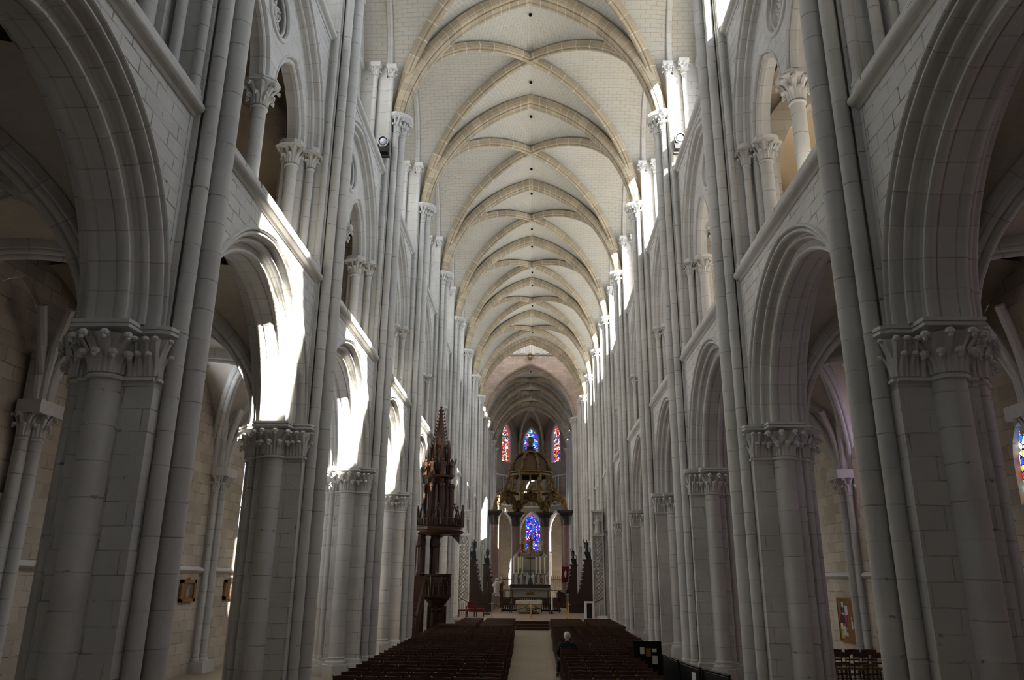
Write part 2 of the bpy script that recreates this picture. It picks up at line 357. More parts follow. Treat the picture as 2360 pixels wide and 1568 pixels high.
# ------------------------------------------------------------------ pier (built once, local x = outward)
CORE=[(-.70,-.62),(.36,-.62),(.36,-.40),(.58,-.36),(.58,.36),(.36,.40),(.36,.62),(-.70,.62)]
ABAC=[(-.86,-.32),(-.82,-.60),(-.68,-.66),(-.42,-.64),(-.41,-.98),(.41,-.98),(.42,-.66),(.66,-.60),(.90,-.28),(1.02,-.15),(1.02,.15),(.90,.28),(.66,.60),(.42,.66),(.41,.98),(-.41,.98),(-.42,.64),(-.68,.66),(-.82,.60),(-.86,.32)]
NS=[(-.80,-.31,.118),(-.94,0,.165),(-.80,.31,.118)]        # nave shafts
AS=[(.48,-.42,.10),(.48,.42,.10),(.64,-.20,.10),(.64,.20,.10),(.68,0,.14)]
def make_pier():
    r=empty('stone_pier')
    b=MB()
    for o,z0,z1 in ((.16,0,.30),(.11,.30,.36),(.06,.36,.44)):
        b.stack([(offset(CORE,o),z0),(offset(CORE,o),z1)])
    b.stack([(offset(CORE,.06),.44),(offset(CORE,.01),.50)])
    for s in (-1,1):
        b.cyl(-.04,s*.64,.42,0,.34,8); base_ring(b,-.04,s*.64,.218,.48)
    b.stack([([(-1.22,-.22),(-1.08,-.45),(-.68,-.55),(-.68,.55),(-1.08,.45),(-1.22,.22)],0),([(-1.22,-.22),(-1.08,-.45),(-.68,-.55),(-.68,.55),(-1.08,.45),(-1.22,.22)],.34)])
    for x,y,q in NS: base_ring(b,x,y,q,.48)
    b.stack([([(.5,-.55),(.85,-.32),(.95,0),(.85,.32),(.5,.55)],0),([(.5,-.55),(.85,-.32),(.95,0),(.85,.32),(.5,.55)],.34)])
    for x,y,q in AS: base_ring(b,x,y,q,.48)
    b.build('pier_base',M['drum'],r)
    c=MB(); c.stack([(CORE,.4),(CORE,ZAB-.2)]); c.build('pier_core',M['wall'],r)
    for s in (-1,1):
        h=MB(); h.cyl(-.04,s*.64,.218,.45,ZAST,24,caps=False); h.build('half_column',M['drum'],r)
    for x,y,q in NS:
        h=MB(); h.cyl(x,y,q,.45,18.5,18,caps=False); h.build('nave_shaft',M['drum'],r)
    for x,y,q in AS:
        h=MB(); h.cyl(x,y,q,.45,ZAST,12,caps=False); h.build('aisle_shaft',M['drum'],r)
    for s in (-1,1):
        k=MB(); a=(-pi/2) if s<0 else pi/2
        capital(k,-.03,s*.64,ZAST,ZAB-.2,.218,.40,6,a-1.75,a+1.75,.055,.08)
        k.build('capital',M['carve'],r)
        k=MB(); frieze(k,(-.70,s*.62),(-.26,s*.62),(0,s),ZAST,ZAB-.2,3,.10,.05); frieze(k,(-.70,s*.62),(-.70,s*.46),(-1,0),ZAST,ZAB-.2,1,.10,.04)
        k.build('capital',M['carve'],r)
        k=MB(); frieze(k,(.18,s*.62),(.36,s*.62),(0,s),ZAST,ZAB-.2,2,.10,.045); capital(k,.48,s*.42,ZAST,ZAB-.2,.11,.21,5,0,2*pi,.04,.06,12); k.build('capital',M['carve'],r)
    k=MB(); capital(k,.68,0,ZAST,ZAB-.2,.15,.25,6,-1.8,1.8,.045,.06,12)
    for s in(-1,1): capital(k,.64,s*.20,ZAST,ZAB-.2,.11,.2,5,-1.8,1.8,.04,.05,12)
    k.build('capital',M['carve'],r)
    a=MB(); a.stack([(offset(ABAC,-.16),ZAB-.24),(offset(ABAC,-.09),ZAB-.16),(offset(ABAC,-.015),ZAB-.125),(ABAC,ZAB-.115),(ABAC,ZAB-.075),(offset(ABAC,-.025),ZAB-.07),(offset(ABAC,-.025),ZAB-.055),(ABAC,ZAB-.05),(ABAC,ZAB)])
    a.build('abacus',M['carve'],r)
    p=MB()
    p.box(-.80,-.2,-.29,.29,ZAB-.3,ZVC+.2); p.box(-.60,-.1,-.56,.56,ZAB,ZVC+1.5)
    for s in(-1,1): p.box(-.68,-.55,s*.40,s*.46,ZAB,ZVC)
    p.build('pilaster',M['drum'],r)
    v=MB()
    for x,y,q in NS: capital(v,x,y,18.5,19.08,q,q*1.55,6,pi-1.9,pi+1.9,.04,.06,12)
    v.build('vault_capital',M['carve'],r)
    VA=[(-.52,-.52),(-.82,-.60),(-1.20,-.40),(-1.36,-.18),(-1.36,.18),(-1.20,.40),(-.82,.60),(-.52,.52)][::-1]
    if True:
        VA=VA[::-1]
    VA=[(p0,q0) for p0,q0 in VA]
    # orientation: keep counter clockwise
    ar=sum(VA[i-1][0]*VA[i][1]-VA[i][0]*VA[i-1][1] for i in range(len(VA)))
    if ar<0: VA=VA[::-1]
    a=MB(); a.stack([(offset(VA,-.12),19.02),(offset(VA,-.05),19.09),(VA,19.13),(VA,19.17),(offset(VA,-.02),19.18),(VA,19.20),(VA,ZVC+.02)]); a.build('vault_abacus',M['carve'],r)
    return r

# ------------------------------------------------------------------ one bay of nave wall (local: x = outward distance, y = along, z)
YH=L0/2
def right(s,z,x): return (x,s,z)
AA,AH=2.64,2.80
def make_bay():
    r=empty('nave_wall_bay')
    f=5.15; pr=[(.80,0),(.74,-.0)]+arcp(.70,-.03,.045,60,-150,4)+[(.655,.0)]+arcp(.57,.04,.07,110,-90,6)[::1]
    pr=[(.78,.0)]+arcp(.715,-.02,.05,20,-180,5)[1:]+[(.66,.03)]+arcp(.575,.05,.075,-20,-200,6)+[(.50,.09),(.485,.15),(.44,.165)]+arcp(.37,.19,.065,-10,-220,6)+[(.305,.25),(.30,.31),(.17,.36),(.135,.345)]
    pr=pr+arcp(.055,.375,.085,-25,-235,7)+[(.03,.47),(.0,.475),(.0,.59)]
    pr=[(d*.62,x) for d,x in pr]
    full=[(d,f+x) for d,x in pr]+[(d,2*PC-(f+x)) for d,x in reversed(pr)]
    a=MB(); arch_sweep(a,AA,AH,ZAB,full,right,18); a.build('arcade_arch',M['arch'],r,30)
    w=MB(); wall_over(w,AA,AH,.475,ZAB,ZS1+.1,YH,lambda s,z:(f,s,z),18); wall_over(w,AA,AH,.475,ZAB,10.0,YH,lambda s,z:(2*PC-f,s,z),18)
    w.build('spandrel_wall',M['spandrel'],r)
    def string(z,face,nm,name):
        g=MB(); k=face-.15
        sweep_y(g,[(face+.12,z-.02),(face-.02,z),(face-.05,z+.05),(k+.03,z+.08)]+[(k+.07+.085*cos(radians(q)),z+.165+.085*sin(radians(q))) for q in (250,215,180,145,110,80)]+[(k+.10,z+.26),(face+.12,z+.27)],-YH+.44,YH-.44)
        yy=-YH+.46
        while yy<YH-.46:
            ln=min(random.uniform(.7,1.5),YH-.46-yy); ov=random.uniform(-.02,.015); dz=random.uniform(0,.02)
            g.box(k+.055+ov,face+.35,yy+.006,yy+ln-.006,z+.275+dz,z+.36+dz); yy+=ln
        g.build(name,M['drum'],r)
    string(ZS1,f,'f','string_course')
    s=MB(); s.box(f+.02,6.4,-YH,YH,ZS1+.15,ZS1+.33); s.build('gallery_sill',M['wall'],r)
    # --- triforium
    zc=ZTC
    c=MB(); X=5.80
    c.lathe((X,0,0),[(.26,10.0),(.26,10.12),(.22,10.15),(.24,10.20),(.19,10.25),(.155,10.28),(.155,12.5)],18); c.build('triforium_column',M['drum'],r)
    c=MB(); capital(c,X,0,12.5,13.0,.155,.27,8,0,2*pi,.04,.07,16); c.build('column_capital',M['carve'],r)
    oc=[(X+.40*cos(pi/8+pi/4*k),.36*sin(pi/8+pi/4*k)) for k in range(8)]
    c=MB(); c.stack([(offset(oc,-.11),12.97),(offset(oc,-.03),13.02),(oc,13.05),(oc,13.09),(offset(oc,-.02),13.095),(oc,13.11),(oc,zc)]); c.build('column_abacus',M['carve'],r)
    for sg in(-1,1):
        c=MB(); c.cyl(5.86,sg*2.52,.15,9.98,12.55,16,caps=False); base_ring(c,5.86,sg*2.52,.15,10.15); c.build('jamb_column',M['drum'],r)
        c=MB(); c.cyl(5.46,sg*2.80,.085,9.98,12.55,12,caps=False); base_ring(c,5.46,sg*2.80,.085,10.12,12); c.build('jamb_colonnette',M['drum'],r)
        c=MB(); capital(c,5.86,sg*2.52,12.55,13.0,.15,.24,8,0,2*pi,.035,.06); capital(c,5.46,sg*2.80,12.6,13.0,.085,.16,6,0,2*pi,.03,.045,12)
        ab=[(5.28,3.02),(5.28,2.66),(5.40,2.58),(5.56,2.60),(5.60,2.30),(5.74,2.20),(6.0,2.20),(6.15,2.3),(6.15,3.02)]
        ab=[(p,q*sg) for p,q in ab]
        if sg>0: ab=ab[::-1]
        c.stack([(offset(ab,-.08),12.98),(offset(ab,-.02),13.03),(ab,13.05),(ab,zc)]); c.build('jamb_capital',M['carve'],r)
        c=MB(); c.box(5.62,6.15,sg*2.62,sg*YH,9.9,zc); c.box(5.30,5.64,sg*2.98,sg*YH,9.9,zc); c.box(5.46,5.64,sg*2.90,sg*3.0,9.9,zc); c.build('jamb_wall',M['drum'],r)
        c=MB(); c.cyl(5.17,sg*3.02,.085,9.9,20.7,12,caps=False); base_ring(c,5.17,sg*3.02,.078,10.14,12); c.build('wall_colonnette',M['drum'],r)
        c=MB(); c.box(5.22,5.4,sg*2.985,sg*3.06,10,20.7);c.box(5.14,5.34,sg*3.12,sg*YH,10,ZVC); c.build('shaft_backing',M['drum'],r)
        c=MB(); c.cyl(5.74,sg*2.86,.09,16.9,20.7,12,caps=False); base_ring(c,5.74,sg*2.86,.09,17.05,12); c.build('clerestory_colonnette',M['drum'],r)
        c=MB(); c.box(5.36,5.66,sg*3.0,sg*YH,16.9,ZCC); c.box(5.8,6.3,sg*2.98,sg*YH,16.9,ZCC); c.box(5.6,6.3,sg*3.1,sg*YH,16.9,25.5); c.build('clerestory_pier',M['wall'],r)
        for cx,cy in ((5.17,3.02),(5.74,2.86)):
            c=MB(); capital(c,cx,sg*cy,20.7,21.08,.09,.15,6,0,2*pi,.032,.045,12)
            q=.19; c.stack([([(cx-q*.8,sg*cy-q*.8),(cx+q*.8,sg*cy-q*.8),(cx+q*.8,sg*cy+q*.8),(cx-q*.8,sg*cy+q*.8)],21.06),([(cx-q,sg*cy-q),(cx+q,sg*cy-q),(cx+q,sg*cy+q),(cx-q,sg*cy+q)],21.12),([(cx-q,sg*cy-q),(cx+q,sg*cy-q),(cx+q,sg*cy+q),(cx-q,sg*cy+q)],ZCC)])
            c.build('clerestory_capital',M['carve'],r)
    ea,eh=2.62,3.00
    ep=[(.40,5.30)]+arcp(.365,5.285,.035,20,-180,4)[1:]+[(.32,5.31)]+arcp(.255,5.35,.06,0,-200,6)+[(.19,5.41),(.18,5.44)]+arcp(.12,5.48,.05,-10,-220,5)+[(.06,5.53),(.05,5.58),(0,5.60),(0,5.66)]
    c=MB(); arch_sweep(c,ea,eh,zc,ep,right,16); c.build('enclosing_arch',M['arch'],r,30)
    c=MB(); wall_over(c,ea,eh,.39,zc,ZS2+.1,YH,lambda s,z:(5.30,s,z),16); c.build('triforium_wall',M['spandrel'],r)
    # tympanum with two sub arches and an oculus
    sa,sh,sc=1.0,1.50,1.32; oz,orad=zc+1.92,.62
    t=MB(); ys=sorted(set([round(-ea+2*ea*i/90,4) for i in range(91)]+[round(-orad+2*orad*i/24,4) for i in range(25)]))
    for x in(5.60,5.98):
        for i in range(len(ys)-1):
            y0,y1=ys[i],ys[i+1]
            def zt(y): return zc+sqrt(max(0,RC(ea,eh)[0]**2-(abs(y)+RC(ea,eh)[1])**2))+.02
            def zb(y):
                q=abs(abs(y)-sc); R,cc=RC(sa+.10,sh+.12)
                return zc+ (sqrt(max(0,R*R-(q+cc)**2)) if q<sa+.10 else 0)
            def oc2(y): return sqrt(max(0,orad**2-y*y))
            a0,a1,b0,b1=zb(y0),zb(y1),zt(y0),zt(y1)
            if b0<=a0 and b1<=a1: continue
            b0=max(a0,b0); b1=max(a1,b1)
            if abs(y0)<=orad+1e-6 and abs(y1)<=orad+1e-6:
                t.add([(x,y0,a0),(x,y1,a1),(x,y1,oz-oc2(y1)),(x,y0,oz-oc2(y0))],[(0,1,2,3)])
                t.add([(x,y0,oz+oc2(y0)),(x,y1,oz+oc2(y1)),(x,y1,b1),(x,y0,b0)],[(0,1,2,3)])
            else: t.add([(x,y0,a0),(x,y1,a1),(x,y1,b1),(x,y0,b0)],[(0,1,2,3)])
    t.build('tympanum',M['wall'],r)
    for sg in(-1,1):
        c=MB(); pp=[(.14,5.605)]+arcp(.125,5.60,.03,0,-180,4)+[(.085,5.62),(.08,5.66)]+arcp(.03,5.70,.06,10,-200,5)+[(-.03,5.76),(.0,5.82),(.0,5.98),(.12,5.98)]
        arch_sweep(c,sa,sh,zc,pp,lambda s,z,x: (x,s+sg*sc,z),14); c.build('sub_arch',M['arch'],r,30)
    def ring(mb,cy,cz,R,rr,x,n=28,m=8):
        mb.grid([[(x+rr*sin(2*pi*j/m), cy+(R+rr*cos(2*pi*j/m))*cos(2*pi*i/n), cz+(R+rr*cos(2*pi*j/m))*sin(2*pi*i/n)) for j in range(m)] for i in range(n+1)],close=True)
    c=MB(); ring(c,0,oz,orad+.02,.065,5.60); ring(c,0,oz,orad-.09,.035,5.66)
    c.grid([[(x,orad*.99*cos(2*pi*i/28),oz+orad*.99*sin(2*pi*i/28)) for x in(5.6,5.98)] for i in range(29)]); c.build('oculus_ring',M['carve'],r)
    c=MB()
    for k in range(6):
        a=pi/6+k*pi/3; ring(c,.36*cos(a),oz+.36*sin(a),.15,.035,5.78,12,6)
        for q in range(4): c.ball((5.76,.36*cos(a)+.09*cos(q*pi/2+k),oz+.36*sin(a)+.09*sin(q*pi/2+k)),.05,6,4)
    ring(c,0,oz,.17,.035,5.78,14,6); c.ball((5.74,0,oz),.09,8,5); c.build('rosette',M['carve'],r)
    string(ZS2,5.30,'g','upper_string_course')
    # --- clerestory: passage floor, back wall with window, impost string
    c=MB(); c.box(5.32,6.4,-YH,YH,ZS2+.1,ZS2+.36); c.build('passage_floor',M['wall'],r)
    wx=6.30; wa,wh,zsill,zspr=2.02,.8,17.55,20.9
    c=MB(); wall_over(c,wa,wh,0,zspr,26.0,YH,lambda s,z:(wx,s,z),12,zlow=zsill)
    c.add([(wx,-YH,16.8),(wx,YH,16.8),(wx,YH,zsill),(wx,-YH,zsill)],[(0,1,2,3)]); c.build('clerestory_wall',M['wall'],r)
    c=MB(); arch_sweep(c,wa,wh,zspr,[(0,wx),(0.3,wx+.35)],right,12,leg=zspr-zsill); c.box(wx,wx+.4,-wa,wa,zsill-.2,zsill-.0); c.build('window_reveal',M['drum'],r)
    c=MB(); sweep_y(c,[(wx+.02,21.0),(wx-.10,21.05),(wx-.13,21.12),(wx-.13,21.22),(wx+.02,21.24)],-YH,-wa); sweep_y(c,[(wx+.02,21.0),(wx-.10,21.05),(wx-.13,21.12),(wx-.13,21.22),(wx+.02,21.24)],wa,YH); c.build('impost_string',M['drum'],r)
    c=MB()
    pts=[arch_pt(wa,wh,0,i/10) for i in range(11)]
    poly=[(wx+.3,s,zspr+z) for s,z in pts]+[(wx+.3,-s,zspr+z) for s,z in reversed(pts[:-1])]
    poly=[(wx+.3,wa,zsill)]+poly+[(wx+.3,-wa,zsill)]
    c.add(poly,[list(range(len(poly)))]); c.build('window_glass',M['clear'],r)
    c=MB()
    for yy in(-.67,.67): c.box(wx+.26,wx+.32,yy-.03,yy+.03,zsill,zspr+.6)
    c.build('window_bar',M['hole'],r)
    # lateral arch between vault edge and window wall
    return r
def place(proto, first, x, yc, Lb, side, L_nom=L0):
    o=proto if first else copy_tree(proto)
    o.location=(x,yc,0); o.rotation_euler=(0,0,0 if side>0 else pi); o.scale=(1,Lb/L_nom,1)
    return o

bay=make_bay(); pier=make_pier(); fb=fp=True
SIDE={1:'right',-1:'left'}
for i in range(0,len(YP)-1):
    yc=(YP[i]+YP[i+1])/2; Lb=YP[i+1]-YP[i]
    for sd in(-1,1):
        o=place(bay,fb,0,yc,Lb,sd); fb=False
        n=i-2
        if n>=0:
            extra={(0,-1):', cut by the picture edge',(0,1):', cut by the picture edge',(1,-1):', sunlight across its spandrel'}.get((n,sd),'')
            lab=f'{ORD[n]} arcade bay of the {SIDE[sd]} nave wall with triforium above{extra}'
        else: lab=f'pale arcade bay of the {SIDE[sd]} nave wall {"just" if n==-1 else "two bays"} behind the viewpoint'
        tag(o,lab,'wall bay','arcade bays of the nave walls','structure')
for i in range(1,len(YP)):
    for sd in(-1,1):
        o=pier if fp else copy_tree(pier); fp=False
        o.location=(sd*PC,YP[i],0); o.rotation_euler=(0,0,0 if sd>0 else pi)
        n=i-3
        lab=(f'{ORD[n]} clustered stone pier of the {SIDE[sd]} nave arcade' if n>=0 else f'clustered stone pier {["","second ",""][0] if n==-1 else "second "}behind the viewpoint on the {SIDE[sd]}')
        if (n,sd)==(0,-1): lab='nearest clustered stone pier on the left, in deep shade'
        if (n,sd)==(0,1): lab='nearest clustered stone pier on the right, in deep shade'
        tag(o,lab,'pier','piers of the nave arcades','structure')

# ------------------------------------------------------------------ vaults
ZT0=18.4
HT,HD=5.85,5.62      # web rise over the springing at the transverse arch / at the boss
XW=5.32
def vault_web(L,xc=5.03,hT=HT,hD=HD,z0=ZVC,zcl=ZCC,zw=24.75,aw=3.08,xb=6.4,n=18):
    yc=L/2; w=MB(); aw=aw*L/L0
    for sx in(-1,1):
        for sy in(-1,1):
            D=[];T=[];W=[]
            for i in range(n+1):
                ph=pi/2*i/n; rr=cos(ph); z=hD*sin(ph); D.append((sx*xc*rr,sy*yc*rr,z0+z,ph))
                zt=z*hT/hD; T.append((sx*min(xc,arch_s(5.14,z0+hT-ZT0,z0+zt-ZT0)),sy*yc,z0+zt))
                zz=z0+z*(zw-z0)/hD; W.append((sx*XW,sy*(aw if zz<=zcl else arch_s(aw,zw-zcl,min(zz,zw-1e-4)-zcl)),zz))
            k=5
            rows=[];uv=[]
            for d,t in zip(D,T):
                row=[];u=[]
                for j in range(k+1):
                    f=j/k; b=.10*4*f*(1-f)*sin(d[3])
                    p=(d[0]*(1-f)+t[0]*f,d[1]*(1-f)+t[1]*f,d[2]*(1-f)+t[2]*f+b); row.append(p); u.append((p[1],d[3]*6.2+sx*40))
                rows.append(row);uv.append(u)
            w.grid(rows,uv)
            rows=[];uv=[]
            for d,t in zip(D,W):
                row=[];u=[]
                for j in range(k+1):
                    f=j/k; b=.10*4*f*(1-f)*sin(d[3])
                    p=(d[0]*(1-f)+t[0]*f,d[1]*(1-f)+t[1]*f,d[2]*(1-f)+t[2]*f+b); row.append(p); u.append((p[0],d[3]*5.6+sy*37+11))
                row.append((sx*xb,t[1],t[2])); u.append((sx*xb,d[3]*5.6+sy*37+11))
                rows.append(row);uv.append(u)
            w.grid(rows,uv)
    return w
RIBP=[(-.19,.22),(-.19,.06),(-.165,.045)]+[(x,y) for x,y in arcp(-.105,.01,.065,150,330,5)]+[(-.055,-.02)]+[(x,y) for x,y in arcp(0,-.07,.07,170,370,6)]+[(.055,-.02)]+[(x,y) for x,y in arcp(.105,.01,.065,210,390,5)]+[(.165,.045),(.19,.06),(.19,.22)]
def diag_rib(L,xc,A_off,B,z0,sg,n=30):
    dx,dy=xc-A_off,sg*(L/2-A_off*.7); A=hypot(dx,dy); ux,uy=dx/A,dy/A
    mb=MB(); rows=[];uv=[]; v=[0]
    for i in range(1,len(RIBP)): v.append(v[-1]+hypot(RIBP[i][0]-RIBP[i-1][0],RIBP[i][1]-RIBP[i-1][1]))
    for i in range(n+1):
        ph=pi*i/n; s=A*cos(ph); z=B*sin(ph); tx,tz=-A*sin(ph),B*cos(ph); l=hypot(tx,tz) or 1
        nx,nz=(tz/l,-tx/l)
        if nz<0 or (abs(nz)<1e-6 and nx*s<0): nx,nz=-nx,-nz
        row=[]
        for lat,q in RIBP:
            ss=s+nx*q; row.append((ux*ss-uy*lat,uy*ss+ux*lat,z0+z+nz*q))
        rows.append(row); uv.append([(i*.33,q) for q in v])
    mb.grid(rows,uv); return mb
def rib_band(mb,a,h,z0,to3,half,dep,n=20,zmin=0.0):
    p=[(dep,-half),(dep*.35,-half),(dep*.30,-half+.03)]+[(dep*.25+.095*cos(radians(q)),-half+.125+.095*sin(radians(q))) for q in (250,215,180,145,110,70)]+[(dep*.36,-half+.225),(dep*.30,-half+.25),(.02,-half+.27)]+[(.05+.06*cos(radians(q)),-half+.30+.05*sin(radians(q))) for q in (230,180,130)]+[(.0,-half+.36)]
    p=p+[(d,-y) for d,y in reversed(p)]
    arch_sweep(mb,a,h,z0,p,to3,n,zmin=zmin)
def make_vault():
    r=empty('rib_vault_bay')
    vault_web(L0).build('vault_web',M['web'],r,25)
    for sg in(1,-1): diag_rib(L0,4.95,.10,HD-.28,ZVC,sg).build('diagonal_rib',M['rib'],r,30)
    for sx in(-1,1):
        c=MB(); pr=[(.0,XW-.13),(-.02,XW-.16)]+[(-.07+.05*cos(radians(q)),XW-.10+.05*sin(radians(q))) for q in(300,250,200,150,100)]+[(-.05,XW+.05),(.0,XW+.05)]
        pr=[(d,sx*x) for d,x in pr]
        arch_sweep(c,3.08,24.75-ZCC,ZCC,pr,right,14,leg=.3); c.build('wall_rib',M['arch'],r,30)
    for y in(-2.3,2.2):
        c=MB(); c.cyl(.04,y,.065,25.02 if y<0 else 25.02,25.3,8); c.build('vault_hole',M['hole'],r)
    return r
vb=make_vault(); fv=True
for i in range(0,len(YP)-1):
    yc=(YP[i]+YP[i+1])/2; Lb=YP[i+1]-YP[i]; n=i-2
    o=vb if fv else copy_tree(vb); fv=False
    o.location=(0,yc,0); o.scale=(1,Lb/L0,1)
    tag(o,f'{ORD[n]} cream four-part rib vault of the nave' if n>=0 else f'cream rib vault of the nave {"just" if n==-1 else "two bays"} behind the viewpoint','vault','nave vault bays','structure')
ta=MB(); rib_band(ta,4.78,24.72-ZT0,ZT0,lambda s,z,x:(s,x,z),.38,.36,22,.8); tao=ta.build('transverse_arch',M['rib'],None,30)
for i in range(0,len(YP)-1):
    o=tao if i==0 else copy_tree(tao); o.location=(0,YP[i],0); n=i-3
    tag(o,f'{ORD[n]} tan stone transverse arch across the nave vault' if n>=0 else 'tan stone transverse arch '+('above' if n==-1 else 'behind' if n==-2 else 'far behind')+' the viewpoint','arch','transverse arches of the nave vault','structure')

# ------------------------------------------------------------------ aisles
AX=10.2
def make_aisle(side,ax=None,win=True,cy=0.0):
    AX=ax or 10.2; r=empty('aisle_bay')
    # vault (local x from 6.3 to 10.2), mid 8.25, half width 1.95
    z0=6.15; w=MB(); n=12; xm=(6.40+AX)/2; xc=(AX-6.3)/2; yc=YH-.5; hD=2.75
    for sx in(-1,1):
        for sy in(-1,1):
            D=[];T=[];W=[]
            for i in range(n+1):
                ph=pi/2*i/n; rr=cos(ph); z=hD*sin(ph); D.append((xm+sx*xc*rr,sy*(YH-.25)*rr,z0+z,ph))
                T.append((xm+sx*arch_s(xc,2.7,z*2.7/hD),sy*(YH-.25),z0+z*2.7/hD)); W.append((xm+sx*(xc+.05),sy*arch_s(YH-.25,2.95,z*2.95/hD),z0+z*2.95/hD))
            for E,f in ((T,1),(W,0)):
                rows=[[tuple(d[q]*(1-j/3)+t[q]*j/3+(.05*sin(pi*j/3) if q==2 else 0) for q in range(3)) for j in range(4)] for d,t in zip(D,E)]
                uv=[[(p[1] if f else p[0],d[3]*3.6) for p in row] for row,d in zip(rows,D)]
                w.grid(rows,uv)
    w.build('aisle_vault_web',M['aisleweb'],r,25)
    for sg in(1,-1):
        mb=diag_rib(2*(YH-.25),xc,.0,hD-.15,z0,sg,22); mb.xform(Matrix.Translation((xm,0,0))); mb.build('aisle_rib',M['arch'],r,30)
    ends=(1,)
    for sy in ends:
        c=MB(); rib_band(c,xc-.1,2.55,z0-.05,lambda s,z,x:(xm+s,sy*YH+x,z),.42,.3,12); c.build('aisle_transverse_arch',M['arch'],r,30)
    # wall with window
    wa,wh,zs,zr=(1.2,1.7,4.3,6.9) if side<0 or cy else (2.1,1.0,4.3,5.1); dp=.7 if side<0 or cy else .14; di=.3 if side<0 or cy else .0
    if not win: dp=.1; di=.04
    wx=AX
    yq=YH-abs(cy)
    c=MB(); wall_over(c,wa,wh,0,zr,10.2,yq,lambda s,z:(wx,cy+s,z),12,zlow=zs); c.add([(wx,-YH,-.05),(wx,YH,-.05),(wx,YH,zs),(wx,-YH,zs)],[(0,1,2,3)])
    if cy: c.add([(wx,-YH,zs),(wx,cy-yq,zs),(wx,cy-yq,10.2),(wx,-YH,10.2)],[(0,1,2,3)])
    c.build('aisle_wall',M['aisle'],r)
    c=MB(); arch_sweep(c,wa,wh,zr,[(0,wx),(-di,wx+dp)],lambda s,z,x:(x,cy+s,z),12,leg=zr-zs); c.add([(wx,cy-wa,zs),(wx,cy+wa,zs),(wx+dp,cy+wa-di,zs+dp*.35),(wx+dp,cy-wa+di,zs+dp*.35)],[(0,1,2,3)]); c.build('window_reveal',M['aisle'],r)
    pts=[arch_pt(wa-di,wh-di,0,i/10) for i in range(11)]
    gx_=wx+dp*.94; zq=zs+dp*.28; poly=[(gx_,cy+wa-di,zq)]+[(gx_,cy+s,zr+z) for s,z in pts]+[(gx_,cy-s,zr+z) for s,z in reversed(pts[:-1])]+[(gx_,cy-wa+di,zq)]
    c=MB(); c.add(poly,[list(range(len(poly)))]); c.build('window_glass' if win else 'blind_arch_wall',(M['glass_mix'] if side>0 else M['glass_fill']) if win else M['aisle'],r)
    c=MB(); sweep_y(c,[(wx,2.86),(wx-.08,2.9),(wx-.12,2.95),(wx-.1,3.0),(wx,3.06)],-YH,YH); c.build('wall_string',M['drum'],r)
    for y in ([YH] if side<0 and win or cy else [YH,.85] if win else [YH,-.97]):
        c=MB()
        c.box(wx-.18,wx,y-.30,y+.30,0,7.2)
        for dx,dy,q in((-.24,0,.11),(-.12,-.26,.09),(-.12,.26,.09)):
            c.cyl(wx+dx,y+dy,q,.4,5.4,12,caps=False); base_ring(c,wx+dx,y+dy,q,.45,12)
        c.box(wx-.45,wx,y-.45,y+.45,0,.32)
        c.build('respond',M['drum'],r)
        c=MB()
        for dx,dy,q in((-.24,0,.11),(-.12,-.26,.09),(-.12,.26,.09)): capital(c,wx+dx,y+dy,5.4,5.9,q,q*1.8,6,0,2*pi,.04,.06,12)
        c.box(wx-.5,wx,y-.45,y+.45,5.88,6.15); [c.tube([(wx-.16-.12*cos(a_),y+.20*sin(a_),6.1),(wx-.17-.16*cos(a_),y+.25*sin(a_),6.7),(wx-.2-.34*cos(a_),y+.45*sin(a_),7.3),(wx-.25-.75*cos(a_),y+.9*sin(a_),8.0)],.095,8) for a_ in (-1.35,-.7,0,.7,1.35)]; c.build('respond_capital',M['carve'],r)
    # gallery over the aisle
    c=MB(); gx=10.0
    c.add([(6.35,-YH,9.85),(gx+.2,-YH,9.85),(gx+.2,YH,9.85),(6.35,YH,9.85)],[(0,1,2,3)]); c.build('gallery_floor',M['wall'],r)
    c=MB()
    if side>0:
        wall_over(c,1.1,.9,0,13.9,17.0,YH,lambda s,z:(gx,s,z),10,zlow=12.2); c.add([(gx,-YH,9.8),(gx,YH,9.8),(gx,YH,12.2),(gx,-YH,12.2)],[(0,1,2,3)])
    else: c.add([(gx,-YH,9.8),(gx,YH,9.8),(gx,YH,17),(gx,-YH,17)],[(0,1,2,3)])
    c.build('gallery_wall',M['plaster'],r)
    if side>0:
        c=MB(); pts=[arch_pt(1.1,.9,0,i/8) for i in range(9)]
        poly=[(gx+.1,1.1,12.2)]+[(gx+.1,s,13.9+z) for s,z in pts]+[(gx+.1,-s,13.9+z) for s,z in reversed(pts[:-1])]+[(gx+.1,-1.1,12.2)]
        c.add(poly,[list(range(len(poly)))]); c.build('gallery_glass',M['clear'],r)
    c=MB(); c.grid([[(6.35+(gx-6.35)*j/8,y,15.2+1.4*sin(pi*j/8)) for j in range(9)] for y in(-YH,YH)]); c.build('gallery_ceiling',M['plaster'],r)
    c=MB()
    c.box(6.2,gx+.1,YH-.3,YH+.3,9.8,10.4)
    arch_sweep(c,1.75,2.6,12.6,[(.6,-.28),(0,-.28),(0,.28),(.6,.28)],lambda s,z,x:(8.2+s,YH+x,z),10,leg=2.2)
    wall_over(c,1.75,2.6,0,12.6,16.8,1.95,lambda s,z:(8.2+s,YH-.05,z),10,zlow=9.8)
    c.build('gallery_cross_arch',M['aisle'],r)
    # outer roof slab keeps daylight out
    c=MB(); c.add([(6.31,-YH,17.0),(gx+.4,-YH,17.0),(gx+.4,YH,17.0),(6.31,YH,17.0)],[(0,1,2,3)]); c.build('gallery_roof',M['plaster'],r)
    return r
